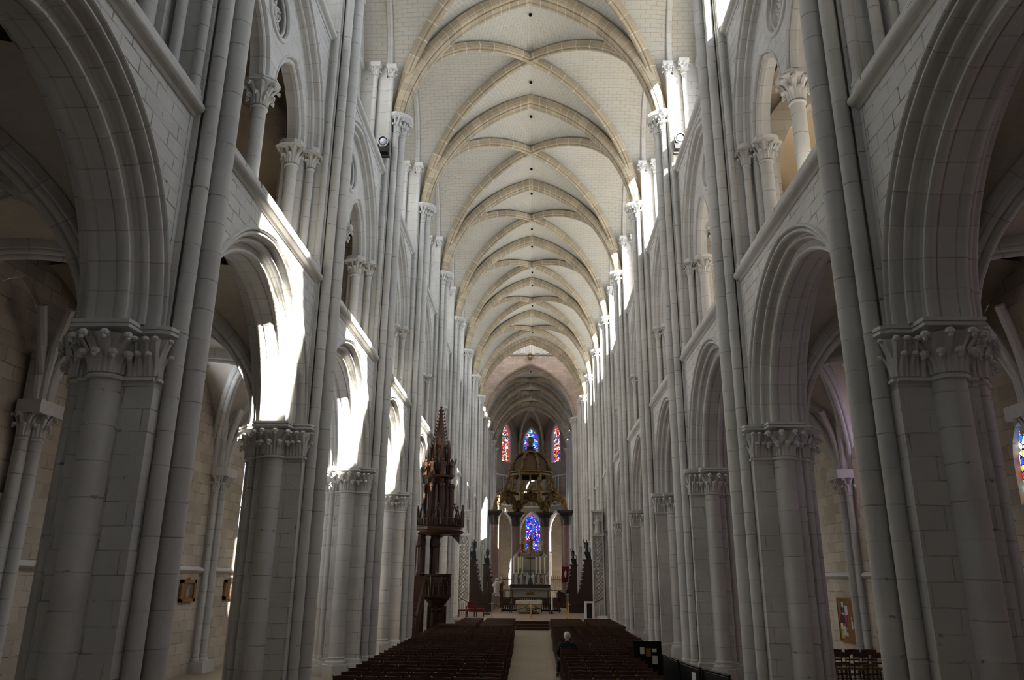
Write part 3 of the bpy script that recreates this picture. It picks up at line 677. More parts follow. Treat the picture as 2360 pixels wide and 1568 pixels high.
M['aisleweb']=stone('aisle_vault_masonry',(.56,.51,.44),'web',var=.04,bw=.40,rh=.2,mortar=.005,jcol=(.45,.39,.31),bump=.1,stain=.1)
M['glass_fill']=stained('aisle_fill_glass',[(.9,.93,1),(.75,.85,1),(.95,.95,.9),(.6,.75,.95)],4.5,4.0,.03)  # glowing panes added out of view to brighten the left aisle
for sd in(-1,1):
    ap=make_aisle(sd); first=True
    dp_=make_aisle(-1,10.2,False) if sd<0 else make_aisle(1,None,True,1.9); fd=True
    for i in range(0,len(YP)-1):
        yc=(YP[i]+YP[i+1])/2; Lb=YP[i+1]-YP[i]; n=i-2
        if (sd<0 and n in(0,1)) or (sd>0 and n!=1): o=place(dp_,fd,0,yc,Lb,sd); fd=False
        else: o=place(ap,first,0,yc,Lb,sd); first=False
        tag(o,(f'{ORD[n]} vaulted bay of the {SIDE[sd]} aisle with its outer wall' if n>=0 else f'vaulted bay of the {SIDE[sd]} aisle {"just" if n==-1 else "two bays"} behind the viewpoint'),'aisle bay','aisle bays','structure')

# ------------------------------------------------------------------ floor, west wall, crossing, choir, apse
XO=-.25
f=MB(); f.add([(-16,-11,0),(16,-11,0),(16,122,0),(-16,122,0)],[(0,1,2,3)]); tag(f.build('floor',M['floor']),'beige stone tile floor running up the middle of the nave','floor',None,'structure')
w=MB(); w.add([(-16,-10.8,0),(16,-10.8,0),(16,-10.8,27),(-16,-10.8,27)],[(0,1,2,3)])
tag(w.build('wall_west',M['wall']),'plain west end wall behind the viewpoint','wall',None,'structure')
# crossing piers and arches
def simple_dup(o,x,y,rz,lab,cat,grp,sc=(1,1,1)):
    c=copy_tree(o); c.location=(x,y,0); c.rotation_euler=(0,0,rz); c.scale=sc; tag(c,lab,cat,grp,'structure'); return c
for sd in(-1,1):
    simple_dup(pier,XO/2+sd*PC,72.0,0 if sd>0 else pi,f'clustered pier of the {SIDE[sd]} side carrying the near crossing arch','pier','piers of the crossing')
    simple_dup(pier,XO+sd*(PC-.12),80.4,0 if sd>0 else pi,f'clustered pier of the {SIDE[sd]} side carrying the far crossing arch','pier','piers of the crossing')
    simple_dup(pier,XO+sd*(PC-.12),82.0,0 if sd>0 else pi,f'clustered pier at the entrance of the choir on the {SIDE[sd]}','pier','piers of the choir')
    for k,y in enumerate((88.3,94.5,100.2)):
        simple_dup(pier,XO+sd*(PC-.12),y,0 if sd>0 else pi,f'{["first","second","third"][k]} clustered pier inside the choir on the {SIDE[sd]}','pier','piers of the choir')
for k,(y0,y1) in enumerate(((82.0,88.3),(88.3,94.5),(94.5,100.2))):
    for sd in(-1,1):
        c=copy_tree(bay); c.location=(XO-sd*.12,(y0+y1)/2,0); c.rotation_euler=(0,0,0 if sd>0 else pi); c.scale=(1,(y1-y0)/L0,1)
        for ch in c.children:
            if ch.name.startswith('window_glass'): ch.material_slots[0].link='OBJECT'; ch.material_slots[0].material=M['glass_sunblock']
        tag(c,f'{NUM[k]} arcade bay of the choir on the {SIDE[sd]}','wall bay','arcade bays of the choir','structure')
    c=copy_tree(vb); c.location=(XO,(y0+y1)/2,0); c.scale=(1,(y1-y0)/L0,1); tag(c,f'{NUM[k]} rib vault of the choir','vault','choir vault bays','structure')
    c=copy_tree(tao); c.location=(XO,y1,0); tag(c,f'{NUM[k]} transverse arch across the choir vault','arch','transverse arches of the choir','structure')
def big_arch(name,yc,half,mat,lab,zx):
    a=MB()
    rib_band(a,4.74,24.72-ZT0,ZT0,lambda s,z,x:(XO*zx+s,yc+x,z),half*.45,.5,22,.8)
    for sy in(-1,1):
        rib_band(a,5.0,25.0-ZT0,ZT0,lambda s,z,x:(XO*zx+s,yc+sy*half*.62+x,z),half*.3,.5,22,.8)
    o=a.build(name,mat,None,30); tag(o,lab,'arch',None,'structure'); return o
big_arch('crossing_arch',71.2,1.45,M['rib'],'near crossing arch of many tan mouldings below the lantern tower',.5)
big_arch('choir_arch',81.2,1.3,M['pink'],'far crossing arch of pinkish stone opening into the choir',1)
# lantern tower
lt=empty('lantern_tower',(XO,76.3,0)); tag(lt,'pinkish lantern tower wall with arcade and small windows above choir arch','tower',None,'structure')
YE=80.0-76.3
w=MB(); wall_over(w,5.1,25.25-ZT0,.2,ZT0,26.2,5.6,lambda s,z:(s,YE,z),20,zlow=ZVC)
for s in(-1,1): w.add([(s*5.6,YE,ZVC),(s*5.6,-3.9,ZVC),(s*5.6,-3.9,26.2),(s*5.6,YE,26.2)],[(0,1,2,3)]) if False else None
for s in(-1,1): wall_over(w,3.3,5.2,0,ZVC,26.2,3.9,lambda q,z:(s*5.6,q-.1,z),14)
w.build('lantern_wall',M['pink'],lt)
u=MB()
edges=[-5.6,-3.9,-2.85,-1.95,-.95,-.60,.60,.95,1.95,2.85,3.9,5.6]
for k in range(len(edges)-1):
    if k in (2,4,6,8): 
        u.add([(edges[k],YE,29.8),(edges[k+1],YE,29.8),(edges[k+1],YE,36),(edges[k],YE,36)],[(0,1,2,3)])
        continue
    u.box(edges[k],edges[k+1],YE,YE+.5,26.2,36)
for s in(-1,1): u.box(s*5.6,s*6.0,-4.3,YE+.4,26.2,36)
u.box(-5.6,5.6,-4.4,-4.0,26.4,36); u.box(-6,6,-4.5,YE+.5,36,36.3)
u.build('lantern_upper_wall',M['wall'],lt)
c=MB(); sweep=[(-.0,26.1),(-.14,26.14),(-.16,26.24),(0,26.3)]
c.grid([[(x,YE+d,z) for d,z in sweep] for x in(-5.6,5.6)])
for k in range(-9,10): c.add([(k*.55-.16,YE-.03,25.75),(k*.55+.16,YE-.03,25.75),(k*.55,YE-.06,25.98)],[(0,1,2)])
c.build('lantern_string',M['drum'],lt)
c=MB(); 
for k in(2,4,6,8):
    for e in(edges[k],edges[k+1]): c.cyl(e,YE-.08,.09,26.3,29.6,10)
for x in(-3.4,-1.45,-.77,0,.77,1.45,3.4): c.cyl(x,YE-.1,.09,26.3,29.6,10)
c.build('lantern_colonnette',M['drum'],lt)
c=MB()
for k in(2,4,6,8): c.add([(edges[k],YE+.3,26.2),(edges[k+1],YE+.3,26.2),(edges[k+1],YE+.3,29.8),(edges[k],YE+.3,29.8)],[(0,1,2,3)])
c.build('lantern_glass',M['lglass'] if 'lglass' in M else M.setdefault('lglass',stained('lantern_glass_grey',[(.10,.12,.2),(.06,.07,.12),(.16,.19,.28)],.9,3.0,.03)),lt)
c=MB(); c.ball((0,YE-.25,25.75),.25,8,6,(.8,.8,1.3)); c.ball((0,YE-.25,26.1),.22,8,6); c.build('carved_corbel',M['gilt'],lt)
# transept closing walls
for sd in(-1,1):
    w=MB()
    w.add([(sd*15.5,70,0),(sd*15.5,84,0),(sd*15.5,84,26),(sd*15.5,70,26)],[(0,1,2,3)])
    for yy in(71.9,81.0): w.add([(sd*6.3,yy,0),(sd*15.5,yy,0),(sd*15.5,yy,26),(sd*6.3,yy,26)],[(0,1,2,3)])
    w.add([(sd*5.6,71.9,25.8),(sd*15.5,71.9,25.8),(sd*15.5,81,25.8),(sd*5.6,81,25.8)],[(0,1,2,3)])
    o=w.build('transept_wall',M['wall']); tag(o,f'plain walls of the {SIDE[sd]} transept arm beyond the crossing','wall','transept arms','structure')

# apse: five sides round (XO,100.2)
AC=(XO,100.6); AR=4.75
ap=empty('apse',(AC[0],AC[1],0)); tag(ap,'rounded east end with stained windows and ribbed half dome','apse',None,'structure')
angs=[pi-pi*k/5 for k in range(6)]
crn=[(-5.0,-.3),(-1.75,4.9),(1.75,4.9),(5.0,-.3)]; angs=[math.atan2(y,x) for x,y in crn]; rad=[hypot(x,y) for x,y in crn]
for k in range(3):
    p,q=Vector(crn[k]),Vector(crn[k+1]); mid=(p+q)/2; tv=(q-p).normalized(); hw=(q-p).length/2
    def wl(s,z,d=0): 
        nv=Vector((mid.x,mid.y)).normalized(); v=mid+tv*s+nv*d; return (v.x,v.y,z)
    w=MB(); zr=21.1; wa=.93; la=1.42 if k==1 else 2.2
    wall_over(w,wa,1.75,0,zr,24.3,hw,lambda s,z:wl(s,z),10,zlow=17.9)
    w.add([wl(-hw,12.0),wl(hw,12.0),wl(hw,17.9),wl(-hw,17.9)],[(0,1,2,3)])
    wall_over(w,la,2.7,0,8.6,12.0,hw,lambda s,z:wl(s,z),10,zlow=0)
    w.build('apse_wall',M['apsewall'] if 'apsewall' in M else M.setdefault('apsewall',stone('stone_apse',(.33,.29,.24),'ashlar',var=.1,joint=.5,stain=.2)),ap)
    c=MB(); arch_sweep(c,wa,1.75,zr,[(.25,-.02),(.2,-.08),(.12,-.06),(.0,.0),(0,.3)],lambda s,z,x:wl(s,z,x),10,leg=3.2)
    arch_sweep(c,la,2.7,8.6,[(.3,-.02),(.22,-.1),(.1,-.06),(0,.0),(0,.5)],lambda s,z,x:wl(s,z,x),10,leg=8.6)
    c.build('window_moulding',M['arch'],ap,30)
    pts=[arch_pt(wa,1.75,0,i/10) for i in range(11)]
    poly=[wl(wa,17.9,.28)]+[wl(s,zr+z,.28) for s,z in pts]+[wl(-s,zr+z,.28) for s,z in reversed(pts[:-1])]+[wl(-wa,17.9,.28)]
    c=MB(); c.add(poly,[list(range(len(poly)))]); c.build('stained_window',M['glass_blue'] if k==1 else M['glass_red'],ap)
    c=MB()
    for zz in(18.6,19.3,20.0,20.7,21.4): c.tube([wl(-wa,zz,.25),wl(wa,zz,.25)],.022,5)
    c.tube([wl(0,17.9,.25),wl(0,22.2,.25)],.03,5); c.build('window_bar',M['black'],ap)
    c=MB(); z1=17.0
    c.grid([[wl(s,z,d) for d,z in((0,15.9),(-.14,15.95),(-.16,16.08),(0,16.15))] for s in(-hw,hw)]); c.grid([[wl(s,z,d) for d,z in((0,12.1),(-.14,12.15),(-.16,12.28),(0,12.35))] for s in(-hw,hw)])
    c.build('apse_string',M['drum'],ap)
    # blind triforium arcade
    c=MB()
    for s in(-.7,0,.7):
        c.cyl(*wl(s,0,-.08)[:2],.08,12.4,15.9,8)
    c.build('blind_colonnette',M['drum'],ap)
for k,(x,y) in enumerate(crn):
    c=MB(); n=Vector((x,y)).normalized()
    for da,rr in((0,.15),(-.045,.10),(.045,.10)):
        a=angs[k]+da; c.cyl((rad[k]-.12)*cos(a),(rad[k]-.12)*sin(a),rr,0,ZVC-.5,12)
    c.build('apse_shaft',M['drum'],ap)
    c=MB(); capital(c,(rad[k]-.14)*cos(angs[k]),(rad[k]-.14)*sin(angs[k]),ZVC-.5,ZVC,.18,.32,8,0,2*pi,.04,.06,12); c.build('apse_capital',M['carve'],ap)
    c=MB(); rows=[]
    for i in range(15):
        ph=pi/2*i/14; r=(rad[k]-.15)*cos(ph); z=ZVC+5.3*sin(ph); t=Vector((-sin(angs[k]),cos(angs[k])))
        b=Vector((r*cos(angs[k]),r*sin(angs[k]))); nn=Vector((cos(angs[k]),sin(angs[k])))
        row=[]
        for la,de in((-.16,.2),(-.16,0),(-.08,-.1),(0,-.14),(.08,-.1),(.16,0),(.16,.2)):
            v=b+t*la+nn*(de*cos(ph)); row.append((v.x,v.y,z+de*sin(ph)))
        rows.append(row)
    c.grid(rows,[[(i*.4,j*.1) for j in range(7)] for i in range(15)]); c.build('apse_rib',M['rib'],ap,40)
w=MB()
for k in range(3):
    p,q=Vector(crn[k]),Vector(crn[k+1]); hw=(q-p).length/2; mid=(p+q)/2
    n=14; A=[];W=[]
    for sgn,cc in((0,p),(1,q)):
        rows=[]
        for i in range(n+1):
            ph=pi/2*i/n; d=cc*cos(ph); z=5.5*sin(ph); zz=z*(24.1-ZVC)/5.5
            wz=ZVC+zz; s=hw if wz<21.1 else arch_s(hw,24.15-21.1,min(wz,24.14)-21.1)
            e=mid+(cc-mid).normalized()*s
            rows.append([(d.x*(1-j/4)+e.x*j/4,d.y*(1-j/4)+e.y*j/4,(ZVC+z)*(1-j/4)+wz*j/4) for j in range(5)])
        w.grid(rows,[[(j*.5,i*.6) for j in range(5)] for i in range(n+1)])
w.build('apse_web',M['apseweb'] if 'apseweb' in M else M.setdefault('apseweb',stone('apse_vault_masonry',(.32,.275,.22),'web',var=.06,bw=.4,rh=.2,mortar=.006,jcol=(.3,.25,.18),stain=.2)),ap,25)
# ambulatory and axial chapel
am=empty('ambulatory',(XO,100.6,0)); tag(am,'ambulatory wall and axial chapel seen through the apse arches','wall',None,'structure')
w=MB(); rr=9.2
a_gap=.24
seg=[]
for k in range(41):
    a=pi*k/40
    seg.append(a)
for a,b in zip(seg[:-1],seg[1:]):
    if abs((a+b)/2-pi/2)<a_gap: continue
    w.add([(rr*cos(a),rr*sin(a),0),(rr*cos(b),rr*sin(b),0),(rr*cos(b),rr*sin(b),13.5),(rr*cos(a),rr*sin(a),13.5)],[(0,1,2,3)])
for s in(-1,1):
    w.add([(s*2.2,8.9,0),(s*2.2,15.6,0),(s*2.2,15.6,14),(s*2.2,8.9,14)],[(0,1,2,3)])
w.add([(-2.2,15.8,0),(2.2,15.8,0),(2.2,15.8,4.8),(-2.2,15.8,4.8)],[(0,1,2,3)])
wall_over(w,1.05,1.8,0,11.2,14,2.2,lambda s,z:(s+.2,15.8,z),10,zlow=4.8)
w.add([(-10,-19,14),(10,-19,14),(10,16,14),(-10,16,14)],[(0,1,2,3)]) if False else None
w.build('ambulatory_wall',M['apsewall'],am)
w=MB(); w.add([(-9.3,0,13.5),(9.3,0,13.5),(9.3,16,14),(-9.3,16,14)],[(0,1,2,3)]); w.build('ambulatory_ceiling',M['apseweb'],am)
pts=[arch_pt(1.05,1.8,0,i/10) for i in range(11)]
poly=[(1.25,15.9,4.8)]+[(s+.2,15.9,11.2+z) for s,z in pts]+[(-s+.2,15.9,11.2+z) for s,z in reversed(pts[:-1])]+[(-.85,15.9,4.8)]
c=MB(); c.add(poly,[list(range(len(poly)))]); c.build('chapel_window',M['glass_lady'],am)
c=MB(); c.box(.17,.23,15.75,15.85,4.8,12.9); c.build('chapel_mullion',M['drum'],am)
for (x0,x1,z0,z1) in ((1.98,2.28,3.6,11.2),):
    c=MB(); y=sqrt(max(0,rr*rr-max(abs(x0),abs(x1))**2))-.12; c.add([(x0,y,z0),(x1,y,z0),(x1,y,z1-.3),((x0+x1)/2,y,z1),(x0,y,z1-.3)],[(0,1,2,3,4)]); c.build('ambulatory_window',M['glass_white'],am)
w=MB(); n_=24
w.grid([[(7.0*cos(pi*k/n_),-1.5+9.0*sin(pi*k/n_),z) for k in range(n_+1)] for z in(13.6,26.2)])
w.build('apse_sun_shell',M['wall'],ap)  # unseen shell added behind the apse windows to stop sun leaks
w=MB(); w.box(-7.2,7.2,-18.2,8,26.0,26.3); w.build('choir_sun_slab',M['wall'],ap)  # unseen slab added over choir and apse, blocks sun through web gaps
w=MB(); w.box(-6.6,6.6,-11,72,25.7,26.0); tag(w.build('nave_sun_slab',M['wall']),'unseen roof slab added over the nave vaults to block leaking sun','roof',None,'structure')  # added above the webs to block sun at their seams, never seen
#FURNITURE
# ------------------------------------------------------------------ furniture helpers
def thing(name,label,cat,loc=(0,0,0),rz=0,group=None):
    return tag(empty(name,loc,rz),label,cat,group)
def mesh(name,mat,parent,fn,angle=35):
    b=MB(); fn(b); return b.build(name,mat,parent,angle)
PZ=.45          # raised chancel floor
# --- chairs
def chair_parts():
    P={}
    b=MB(); b.grid([[(x,y,.44+.012*cos(x*7)*(1 if z else 0)+z*.022) for x in(-.20,-.07,.07,.20)] for y,z in((-.17,0),(-.18,1),(0,1),(.19,1),(.20,0))]); b.box(-.205,.205,-.18,.20,.415,.447); P['seat']=(b,M['rush'])
    b=MB()
    for z0,z1,yy in ((.745,.87,-.245),):
        b.grid([[(x,yy-.03*(1-(x/.2)**2)+t,z+ (.02*(1-(x/.2)**2) if z==z1 else 0)) for x in(-.2,-.13,-.06,0,.06,.13,.2)] for t,z in((0,z0),(0,z1),(.02,z1),(.02,z0),(0,z0))])
    P['top_rail']=(b,M['wood'])
    b=MB(); b.grid([[(x,-.225-.02*(1-(x/.2)**2)+t,z) for x in(-.2,-.1,0,.1,.2)] for t,z in((0,.58),(0,.625),(.016,.625),(.016,.58),(0,.58))]); P['back_slat']=(b,M['wood'])
    for i,s in enumerate((-1,1)):
        b=MB(); b.tube([(s*.195,-.19,0),(s*.195,-.185,.45),(s*.20,-.215,.65),(s*.205,-.255,.885)],[.019,.019,.018,.015],6); P['rear_leg%d'%i]=(b,M['wood'])
        b=MB(); b.tube([(s*.195,.18,0),(s*.195,.18,.44)],[.017,.02],6); P['front_leg%d'%i]=(b,M['wood'])
    b=MB()
    for z in(.16,.28): b.tube([(-.195,.18,z),(.195,.18,z)],.010,5)
    for s in(-1,1):
        for z in(.13,.25): b.tube([(s*.195,-.19,z),(s*.195,.18,z)],.010,5)
    b.tube([(-.195,-.19,.2),(.195,-.19,.2)],.010,5); P['stretcher']=(b,M['wood'])
    return P
CP=chair_parts()
CW={k:v for k,v in CP.items()}
proto=empty('church_chair')
for k,(b,m) in CP.items(): b.build(k.rstrip('01'),m,proto)
joined=MB()
for k,(b,m) in CP.items():
    if k!='seat': joined.merge(b)
small=joined.build('church_chair',M['wood'],None)
sb=MB(); sb.merge(CP['seat'][0]); small_seat=sb.build('seat',M['rush'],small)
used=[False,False]; NROW=25; NIND=20; NPART=6; stuff=MB(); stuff_seat=MB()
rng=random.Random(5)
for k in range(NROW):
    y=16.72+.735*k
    for sd in(-1,1):
        edge=(-.55-.011*(y-24)) if sd<0 else .90
        for j in range(7):
            x=edge+sd*(.25+.49*j)+rng.uniform(-.012,.012); yy=y+rng.uniform(-.04,.04)+(.02*j if sd<0 else 0); rz=rng.uniform(-.035,.035)
            # clear of the pier feet
            if abs(x)>4.05: continue
            if sd>0 and k<11 and x>3.0: continue
            if k<NIND:
                if k<NPART:
                    o=proto if not used[0] else copy_tree(proto); used[0]=True
                else:
                    o=small if not used[1] else copy_tree(small); used[1]=True
                o.location=(x,yy,0); o.rotation_euler=(0,0,rz)
                seat='beside the aisle' if j==0 else f'{NUM[j]} seat from the aisle'
                tag(o,f'dark rush-seated chair {SIDE[sd]} of the aisle, {seat}, {NUM[k] if k else "nearest"} row','chair','rush-seated church chairs in rows')
            else:
                T=Matrix.Translation((x,yy,0))@Matrix.Rotation(rz,4,'Z'); stuff.merge(joined,T); stuff_seat.merge(CP['seat'][0],T)
so_=stuff.build('distant_chair',M['wood']); stuff_seat.build('rush_seat',M['rush'],so_); tag(so_,'far rows of dark chairs just before the slatted benches','chairs','rush-seated church chairs in rows','stuff')
# right aisle chairs, under the notice board
for q in range(8):
    o=copy_tree(small); r_,c_=divmod(q,4)
    o.location=(8.45+.5*c_-.15*r_,24.6-1.0*r_,0); o.rotation_euler=(0,0,rng.uniform(-.1,.1))
    tag(o,f'dark chair in the right aisle below the notice board, {["back","front"][r_]} row, {NUM[c_]} from the nave','chair','chairs in the right aisle')
# --- benches
def make_bench(w):
    r=empty('slatted_bench')
    def seat(b):
        for q in range(3): b.box(-w/2,w/2,-.02+.12*q,.085+.12*q,.42,.445)
    mesh('seat',M['bench'],r,seat)
    def back(b):
        for z,t in((.52,.07),(.64,.07),(.77,.08)): b.box(-w/2,w/2,-.09-.05*(z-.45),-.06-.05*(z-.45),z,z+t)
        b.box(-w/2,w/2,-.14,-.03,.85,.87)
    mesh('backrest',M['bench'],r,back)
    for x in(-w/2+.06,0,w/2-.06):
        mesh('leg',M['stall'],r,lambda b: (b.box(x-.03,x+.03,-.1,.32,0,.42),b.box(x-.03,x+.03,-.12,-.05,.42,.86)))
    return r
bw={}
for k in range(8):
    y=35.3+.92*k
    for x0,x1,nm in((-4.1,-2.42,'left of the aisle, outer block'),(-2.25,-.78,'left of the aisle, inner block'),(.98,2.55,'right of the aisle, inner block'),(2.7,4.1,'right of the aisle, outer block')):
        if nm.startswith('left of the aisle, outer') and k>=2: x0=-3.45
        w=round(x1-x0,2); o=copy_tree(bw[w]) if w in bw else bw.setdefault(w,make_bench(w))
        o.location=((x0+x1)/2,y,0); tag(o,f'low slatted wooden bench {nm}, {NUM[k] if k else "nearest"} row','bench','slatted benches before the steps')
# --- chancel platform and steps
def plat(b):
    b.box(-5.0,5.0,48.1,79,0,PZ)
p_=mesh('chancel_platform',M['platform'],None,plat); tag(p_,'raised pinkish stone chancel floor beyond the steps','platform',None,'structure')
def steps(b):
    for q in range(3): b.box(-.95,1.0,46.55+.5*q,48.1,.15*q,.15*(q+1))
tag(mesh('carpeted_steps',M['carpet'],None,steps),'brown carpeted steps rising to the chancel at the aisle end','steps')
# --- altar
a=thing('altar','altar table under a white cloth at the head of the aisle','altar',(-.22,58.1,PZ))
mesh('altar_body',M['frontal'],a,lambda b:(b.box(-.86,.86,-.42,.42,.1,.84)))
mesh('altar_foot',M['dkmarble'],a,lambda b:(b.box(-.75,.75,-.36,.36,0,.1)))
def cloth(b):
    b.box(-.94,.94,-.5,.5,.845,.88); 
    for s in(-1,1): b.grid([[(s*(.94+.02*sin(y*9)),y,z) for y in[-.5+.1*i for i in range(11)]] for z in(.87,.62+.02,.36)])
    b.grid([[(x,-.5-.015*sin(x*11),.87-t-.02*sin(x*3)*t*2) for x in[-.94+.094*i for i in range(21)]] for t in(0,.1,.19)])
mesh('altar_cloth',M['white'],a,cloth)
pl=thing('potted_plant','small leafy plant on the floor before the altar','plant',(.03,56.95,PZ))
def leaves(b):
    for i in range(26):
        a_=i*2.4; r=.05+.012*i*.6; z=.12+.25*abs(sin(i*1.7))
        b.add([(r*cos(a_),r*sin(a_),z),(r*1.9*cos(a_+.25),r*1.9*sin(a_+.25),z+.07),(r*2.5*cos(a_),r*2.5*sin(a_),z+.02),(r*1.9*cos(a_-.25),r*1.9*sin(a_-.25),z+.07)],[(0,1,2,3)])
        b.tube([(0,0,.1),(r*cos(a_),r*sin(a_),z)],.006,4)
mesh('foliage',M['leaf'],pl,leaves); mesh('pot',M['dkmarble'],pl,lambda b:b.lathe((0,0,0),[(.0,0),(.09,0),(.12,.14),(.1,.14),(0,.12)],12))
# --- candle, cross, stanchions, ropes, white stand, red seats
c=thing('paschal_candle','tall cream candle on a black stand right of the altar','candle',(1.42,57.6,PZ))
mesh('stand',M['black'],c,lambda b:b.lathe((0,0,0),[(0,0),(.2,0),(.19,.03),(.06,.06),(.04,.12),(.08,.16),(.05,.2),(.09,.24),(0,.25)],14)); mesh('candle_shaft',M['candle'],c,lambda b:b.cyl(0,0,.062,.24,1.28,14)); mesh('wick',M['black'],c,lambda b:b.cyl(0,0,.006,1.28,1.31,5))
c=thing('processional_cross','dark cross on a tall pole left of the altar','cross',(-3.08,56,PZ))
mesh('pole',M['stall'],c,lambda b:b.cyl(0,0,.035,.05,2.2,10)); mesh('cross_head',M['stall'],c,lambda b:(b.box(-.05,.05,-.03,.03,2.15,2.78),b.box(-.37,.37,-.03,.03,2.40,2.50))); mesh('foot',M['stall'],c,lambda b:b.stack([([(-.22,-.22),(.22,-.22),(.22,.22),(-.22,.22)],0),([(-.22,-.22),(.22,-.22),(.22,.22),(-.22,.22)],.06),([(-.08,-.08),(.08,-.08),(.08,.08),(-.08,.08)],.14)]))
def stanchion(loc,lab):
    c=thing('rope_stanchion',lab,'stanchion',loc,0,'brass rope stanchions')
    mesh('base',M['brass'],c,lambda b:b.lathe((0,0,0),[(0,0),(.17,0),(.17,.015),(.08,.04),(.045,.06)],18))
    mesh('post',M['brass'],c,lambda b:b.cyl(0,0,.030,.05,.86,12))
    mesh('knob',M['brass'],c,lambda b:(b.lathe((0,0,.86),[(.03,0),(.05,.01),(.03,.03),(.045,.06),(.0,.1)],12),b.tube([(-.13,0,.84),(.13,0,.84)],.014,6),b.ball((-.13,0,.84),.025,6,4),b.ball((.13,0,.84),.025,6,4)))
stanchion((-.02,47.75,.45) if False else (-.02,48.3,PZ),'middle brass rope stanchion, in front of the altar')
stanchion((-2.52,51.5,PZ),'brass rope stanchion left of the altar'); stanchion((2.33,51.5,PZ),'brass rope stanchion right of the altar')
def rope(p,q,sag,lab):
    p=Vector(p);q=Vector(q)
    o=mesh('barrier_rope',M['black'],None,lambda b:b.tube([p.lerp(q,i/12)-Vector((0,0,sag*4*(i/12)*(1-i/12))) for i in range(13)],.022,6)); tag(o,lab,'rope','barrier ropes')
rope((-2.39,51.5,1.29),(-.15,48.3,1.29),.3,'dark rope from the left to the middle brass stanchion')
rope((.11,48.3,1.29),(2.2,51.5,1.29),.3,'dark rope from the middle to the right brass stanchion')
rope((-4.62,51.9,1.62),(-2.65,51.5,1.29),.2,'dark rope from the left wall to the left stanchion'); rope((2.46,51.6,1.29),(4.6,52.6,1.62),.2,'dark rope from the right stanchion to the right wall')
c=thing('white_stand','white open frame stand with a dark middle at the right','stand',(3.67,51.7,PZ))
for s in(-1,1): mesh('side_post',M['wpaint'],c,lambda b:b.box(s*.24-.065,s*.24+.065,-.2,.2,0,1.0))
mesh('stand_top',M['wpaint'],c,lambda b:b.box(-.30,.30,-.22,.22,.92,1.02)); mesh('stand_panel',M['dkmarble'],c,lambda b:b.box(-.18,.18,.05,.2,0,.92))
mesh('white_box',M['wpaint'],None,lambda b:b.box(4.15,4.75,50.9,51.4,PZ,PZ+.16)); tag(bpy.data.objects['white_box'],'flat white box on the floor right of the white stand','box')
def redchair(name,loc,lab,back):
    c=thing(name,lab,'seat',loc,0,'red velvet seats')
    mesh('cushion',M['red'],c,lambda b:b.box(-.26,.26,-.25,.25,.38,.50))
    for sx in(-1,1):
        for sy in(-1,1): mesh('leg',M['stall'],c,lambda b:b.tube([(sx*.23,sy*.22,0),(sx*.23,sy*.22,.4)],[.018,.028],6))
    if back:
        mesh('backrest',M['red'],c,lambda b:b.box(-.25,.25,.20,.27,.52,.92)); mesh('arm',M['stall'],c,lambda b:(b.box(-.29,-.24,-.2,.25,.62,.66),b.box(.24,.29,-.2,.25,.62,.66),b.box(-.29,-.25,-.22,-.17,.4,.64),b.box(.25,.29,-.22,-.17,.4,.64)))
redchair('red_stool',(-4.38,51.3,PZ),'low red stool nearest the left wall',False); redchair('red_armchair',(-3.92,52.2,PZ),'red armchair right of the low red stool',True); redchair('red_stool',(-3.35,52.6,PZ),'low red stool right of the red armchair',False)
# celebrant chairs and rail behind the altar
def cchair(loc,lab):
    c=thing('celebrant_chair',lab,'chair',loc,0,'celebrant chairs behind the altar')
    mesh('seat',M['oak'],c,lambda b:b.box(-.3,.3,-.28,.28,.4,.48)); mesh('backrest',M['oak'],c,lambda b:(b.box(-.3,.3,.24,.29,.5,.95),b.ball((0,.26,.95),.2,10,5,(1.2,.15,.6))))
    for sx in(-1,1): mesh('arm',M['oak'],c,lambda b:(b.box(sx*.3-.03,sx*.3+.03,-.26,.28,.62,.67),b.box(sx*.3-.03,sx*.3+.03,-.27,-.2,0,.64),b.box(sx*.3-.03,sx*.3+.03,.2,.28,0,.64)))
for x,l in((-1.95,'outermost'),(-1.2,'next to the altar')): cchair((x,60,PZ+.0),f'wooden celebrant chair left of the altar, {l}')
for x,l in((1.0,'next to the altar'),(1.72,'outermost')): cchair((x,60,PZ),f'wooden celebrant chair right of the altar, {l}')
c=thing('communion_rail','dark turned baluster rail behind the altar','rail',(0,62.2,PZ))
mesh('top_rail',M['black'],c,lambda b:b.box(-2.3,2.2,-.08,.08,.92,1.02)); mesh('plinth',M['black'],c,lambda b:b.box(-2.3,2.2,-.1,.1,0,.18))
for i in range(26):
    mesh('baluster',M['black'],c,lambda b:b.lathe((-2.2+.172*i,0,.18),[(.03,0),(.05,.08),(.06,.2),(.03,.42),(.045,.6),(.03,.74)],8))
# --- choir stalls with bronze figures
def figure(b,h,arm=1,wing=True):
    b.lathe((0,0,0),[(0,0),(.20*h,0),(.19*h,.05*h),(.14*h,.3*h),(.12*h,.5*h),(.15*h,.66*h),(.12*h,.76*h),(.05*h,.80*h),(.045*h,.83*h)],12,sy=.8)
    b.ball((0,0,.89*h),.075*h,10,8,(1,1,1.2))
    b.tube([(arm*.12*h,0,.74*h),(arm*.26*h,-.05*h,.72*h),(arm*.30*h,-.12*h,.95*h),(arm*.24*h,-.16*h,1.06*h)],[.045*h,.04*h,.032*h,.02*h],8)
    b.tube([(-arm*.12*h,0,.74*h),(-arm*.2*h,-.08*h,.58*h),(-arm*.1*h,-.18*h,.5*h)],[.045*h,.04*h,.03*h],8)
    if wing:
        for s in(-1,1): b.grid([[(s*(.06+.16*t)*h,(.12+.04*t)*h,(.74-.5*q+.1*sin(pi*t))*h) for q in(0,.3,.6,.9,1)] for t in(0,.3,.7,1)])
